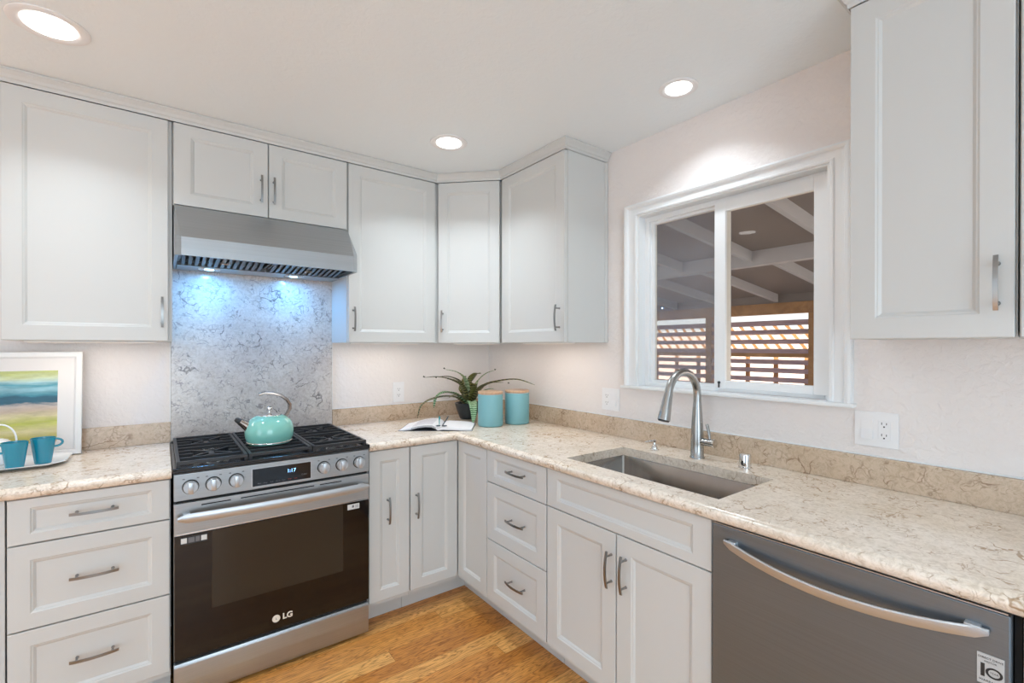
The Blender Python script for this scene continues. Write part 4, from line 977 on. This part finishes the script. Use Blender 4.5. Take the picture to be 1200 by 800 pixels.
# ------------------------------------------------------------------ outlets and switches
def plate(name, label, cat, loc, rz, w, h, items):
    t = thing(name, label, cat, loc, rz)
    MB().box(-w/2, w/2, -.0055, -.0003, -h/2, h/2, .002).build('cover_plate', 'white_pl', t)
    for kind, x in items:
        if kind == 'outlet':
            o = MB().box(x-.0165, x+.0165, -.0075, -.0050, -.033, .033, .001).build('receptacle', 'white_pl', t)
            mb = MB()
            for zz in (-.019, .019):
                mb.box(x-.0075, x-.0055, -.0079, -.0074, zz-.001, zz+.007); mb.box(x+.0055, x+.0075, -.0079, -.0074, zz-.001, zz+.006); mb.box(x-.0022, x+.0022, -.0079, -.0074, zz-.010, zz-.0055)
            mb.build('slots', 'slot', o)
        else:
            MB().prism([(-.0050,-.033),(-.0125,-.033),(-.0070,0),(-.0085,.033),(-.0050,.033)], 'x', x-.0165, x+.0165).build('rocker', 'white_pl', t)
    return t
plate('wall_outlet', 'white duplex outlet on the back wall between the range and the plant', 'outlet', (-.7065, 0, 1.092), 0, .076, .128, [('outlet', 0)])
plate('wall_outlet', 'white double plate with outlet and switch left of the window', 'outlet', (0, -1.172, 1.102), RB, .120, .118, [('outlet', -.023), ('switch', .023)])
plate('wall_outlet', 'white double plate with rocker switch and outlet right of the window', 'outlet', (0, -2.340, 1.105), RB, .122, .118, [('switch', -.024), ('outlet', .023)])

# ------------------------------------------------------------------ outdoors: covered patio and screen fence
gr = MB().box(.121, 14, -9, 12, -.35, -.30); tag(gr.build('patio_ground', 'conc'), None, None, None, 'structure')
SL = .116
def zr(x): return 2.48 - SL*x
pr = thing('patio_roof', 'white painted patio roof with sloping rafters seen through the window', 'patio roof', (2.4, -.3, 2.2)); OF = Vector((2.4,-.3,2.2))
def obox(mb, x0, x1, y0, y1, z0f, z1f):
    vs = []
    for (x, y, zf) in ((x0,y0,z0f),(x1,y0,z0f),(x1,y1,z0f),(x0,y1,z0f),(x0,y0,z1f),(x1,y0,z1f),(x1,y1,z1f),(x0,y1,z1f)):
        vs.append(mb.bm.verts.new(Vector((x, y, zf(x)))-OF))
    for f_ in ((0,3,2,1),(4,5,6,7),(0,1,5,4),(1,2,6,5),(2,3,7,6),(3,0,4,7)): mb.bm.faces.new([vs[i] for i in f_])
mb = MB(); obox(mb, .14, 4.9, -4.5, 6.5, lambda x: zr(x)+.10, lambda x: zr(x)+.125); mb.build('roof_deck', 'deck', pr)
ysR = [-1.405+.735*k_ for k_ in range(-3, 10)]
for y in ysR:
    mb = MB(); obox(mb, .14, 2.52, y-.02, y+.02, lambda x: zr(x), lambda x: zr(x)+.0995); mb.build('rafter', 'patio_white', pr)
    mb = MB(); obox(mb, 2.62, 4.42, y-.16, y-.12, lambda x: zr(x), lambda x: zr(x)+.0995); mb.build('rafter', 'patio_white', pr)
mb = MB(); obox(mb, 2.52, 2.62, -4.5, 6.5, lambda x: zr(2.57)-.03, lambda x: zr(x)+.0995); mb.build('girder', 'patio_white', pr)
mb = MB(); obox(mb, 4.45, 4.50, -4.5, 6.5, lambda x: 1.956, lambda x: zr(x)+.0995); mb.build('frieze_board', 'deck', pr)
mb = MB(); obox(mb, 4.42, 4.56, -4.5, 6.5, lambda x: 1.815, lambda x: 1.955); mb.build('fascia_beam', 'fence', pr)['label'] = 'brown timber beam'
FX = 4.5
PY = [-.477-1.365*2, -.477-1.365, -.477, .888, .888+1.365, .888+2.73, .888+2.73+1.365]
fc = thing('screen_fence', 'brown timber screen fence with horizontal slats beyond the window', 'fence', (FX, 0, -.30))
for y in PY: MB().box(-.045, .045, y-.042, y+.042, .0005, 2.115).build('post', 'fence', fc)
sl = [1.70, 1.585, 1.457, 1.335, 1.192, 1.080, .960, .84, .72, .60]
for a, b in zip(PY, PY[1:]):
    for z in sl:
        hh = .034 if z == 1.70 else .030
        MB().box(-.018, .018, a+.043, b-.043, z+.30-hh, z+.30+hh, .003).build('slat', 'slat', fc)
    MB().box(-.02, .02, a+.043, b-.043, 1.555, 1.605, .002).build('rail', 'fence', fc)
# second fence beyond with pickets below and slanting lattice above
f2 = thing('picket_fence', 'brown picket fence with slanting lattice top behind the slatted screen', 'fence', (5.4, 0, -.30))
k_ = 0; y = -3.0
while y < 5.5:
    MB().box(-.012, .012, y-.030, y+.030, .0005, 1.56).build('picket', 'fence', f2); y += .42
MB().box(-.02, .02, -3.2, 5.6, 1.56, 1.60).build('rail', 'fence', f2); MB().box(-.02, .02, -3.2, 5.6, 2.02, 2.06).build('rail', 'fence', f2)
y = -3.0
while y < 5.4:
    MB().prism([(y,1.601),(y+.048,1.601),(y+.358,2.019),(y+.31,2.019)], 'x', -.010, .010).build('lattice_strip', 'fence', f2); y += .17
nb = thing('neighbour_wall', 'sunlit peach stucco wall seen through the fence slats', 'wall', (8.2, 2, -.30))
MB().box(-.1, .1, -10, 10, .0005, 2.02).build('stucco', 'stucco', nb)
MB().box(-.15, .15, -10, 10, 2.0205, 2.06, .005).build('coping', 'trim', nb)
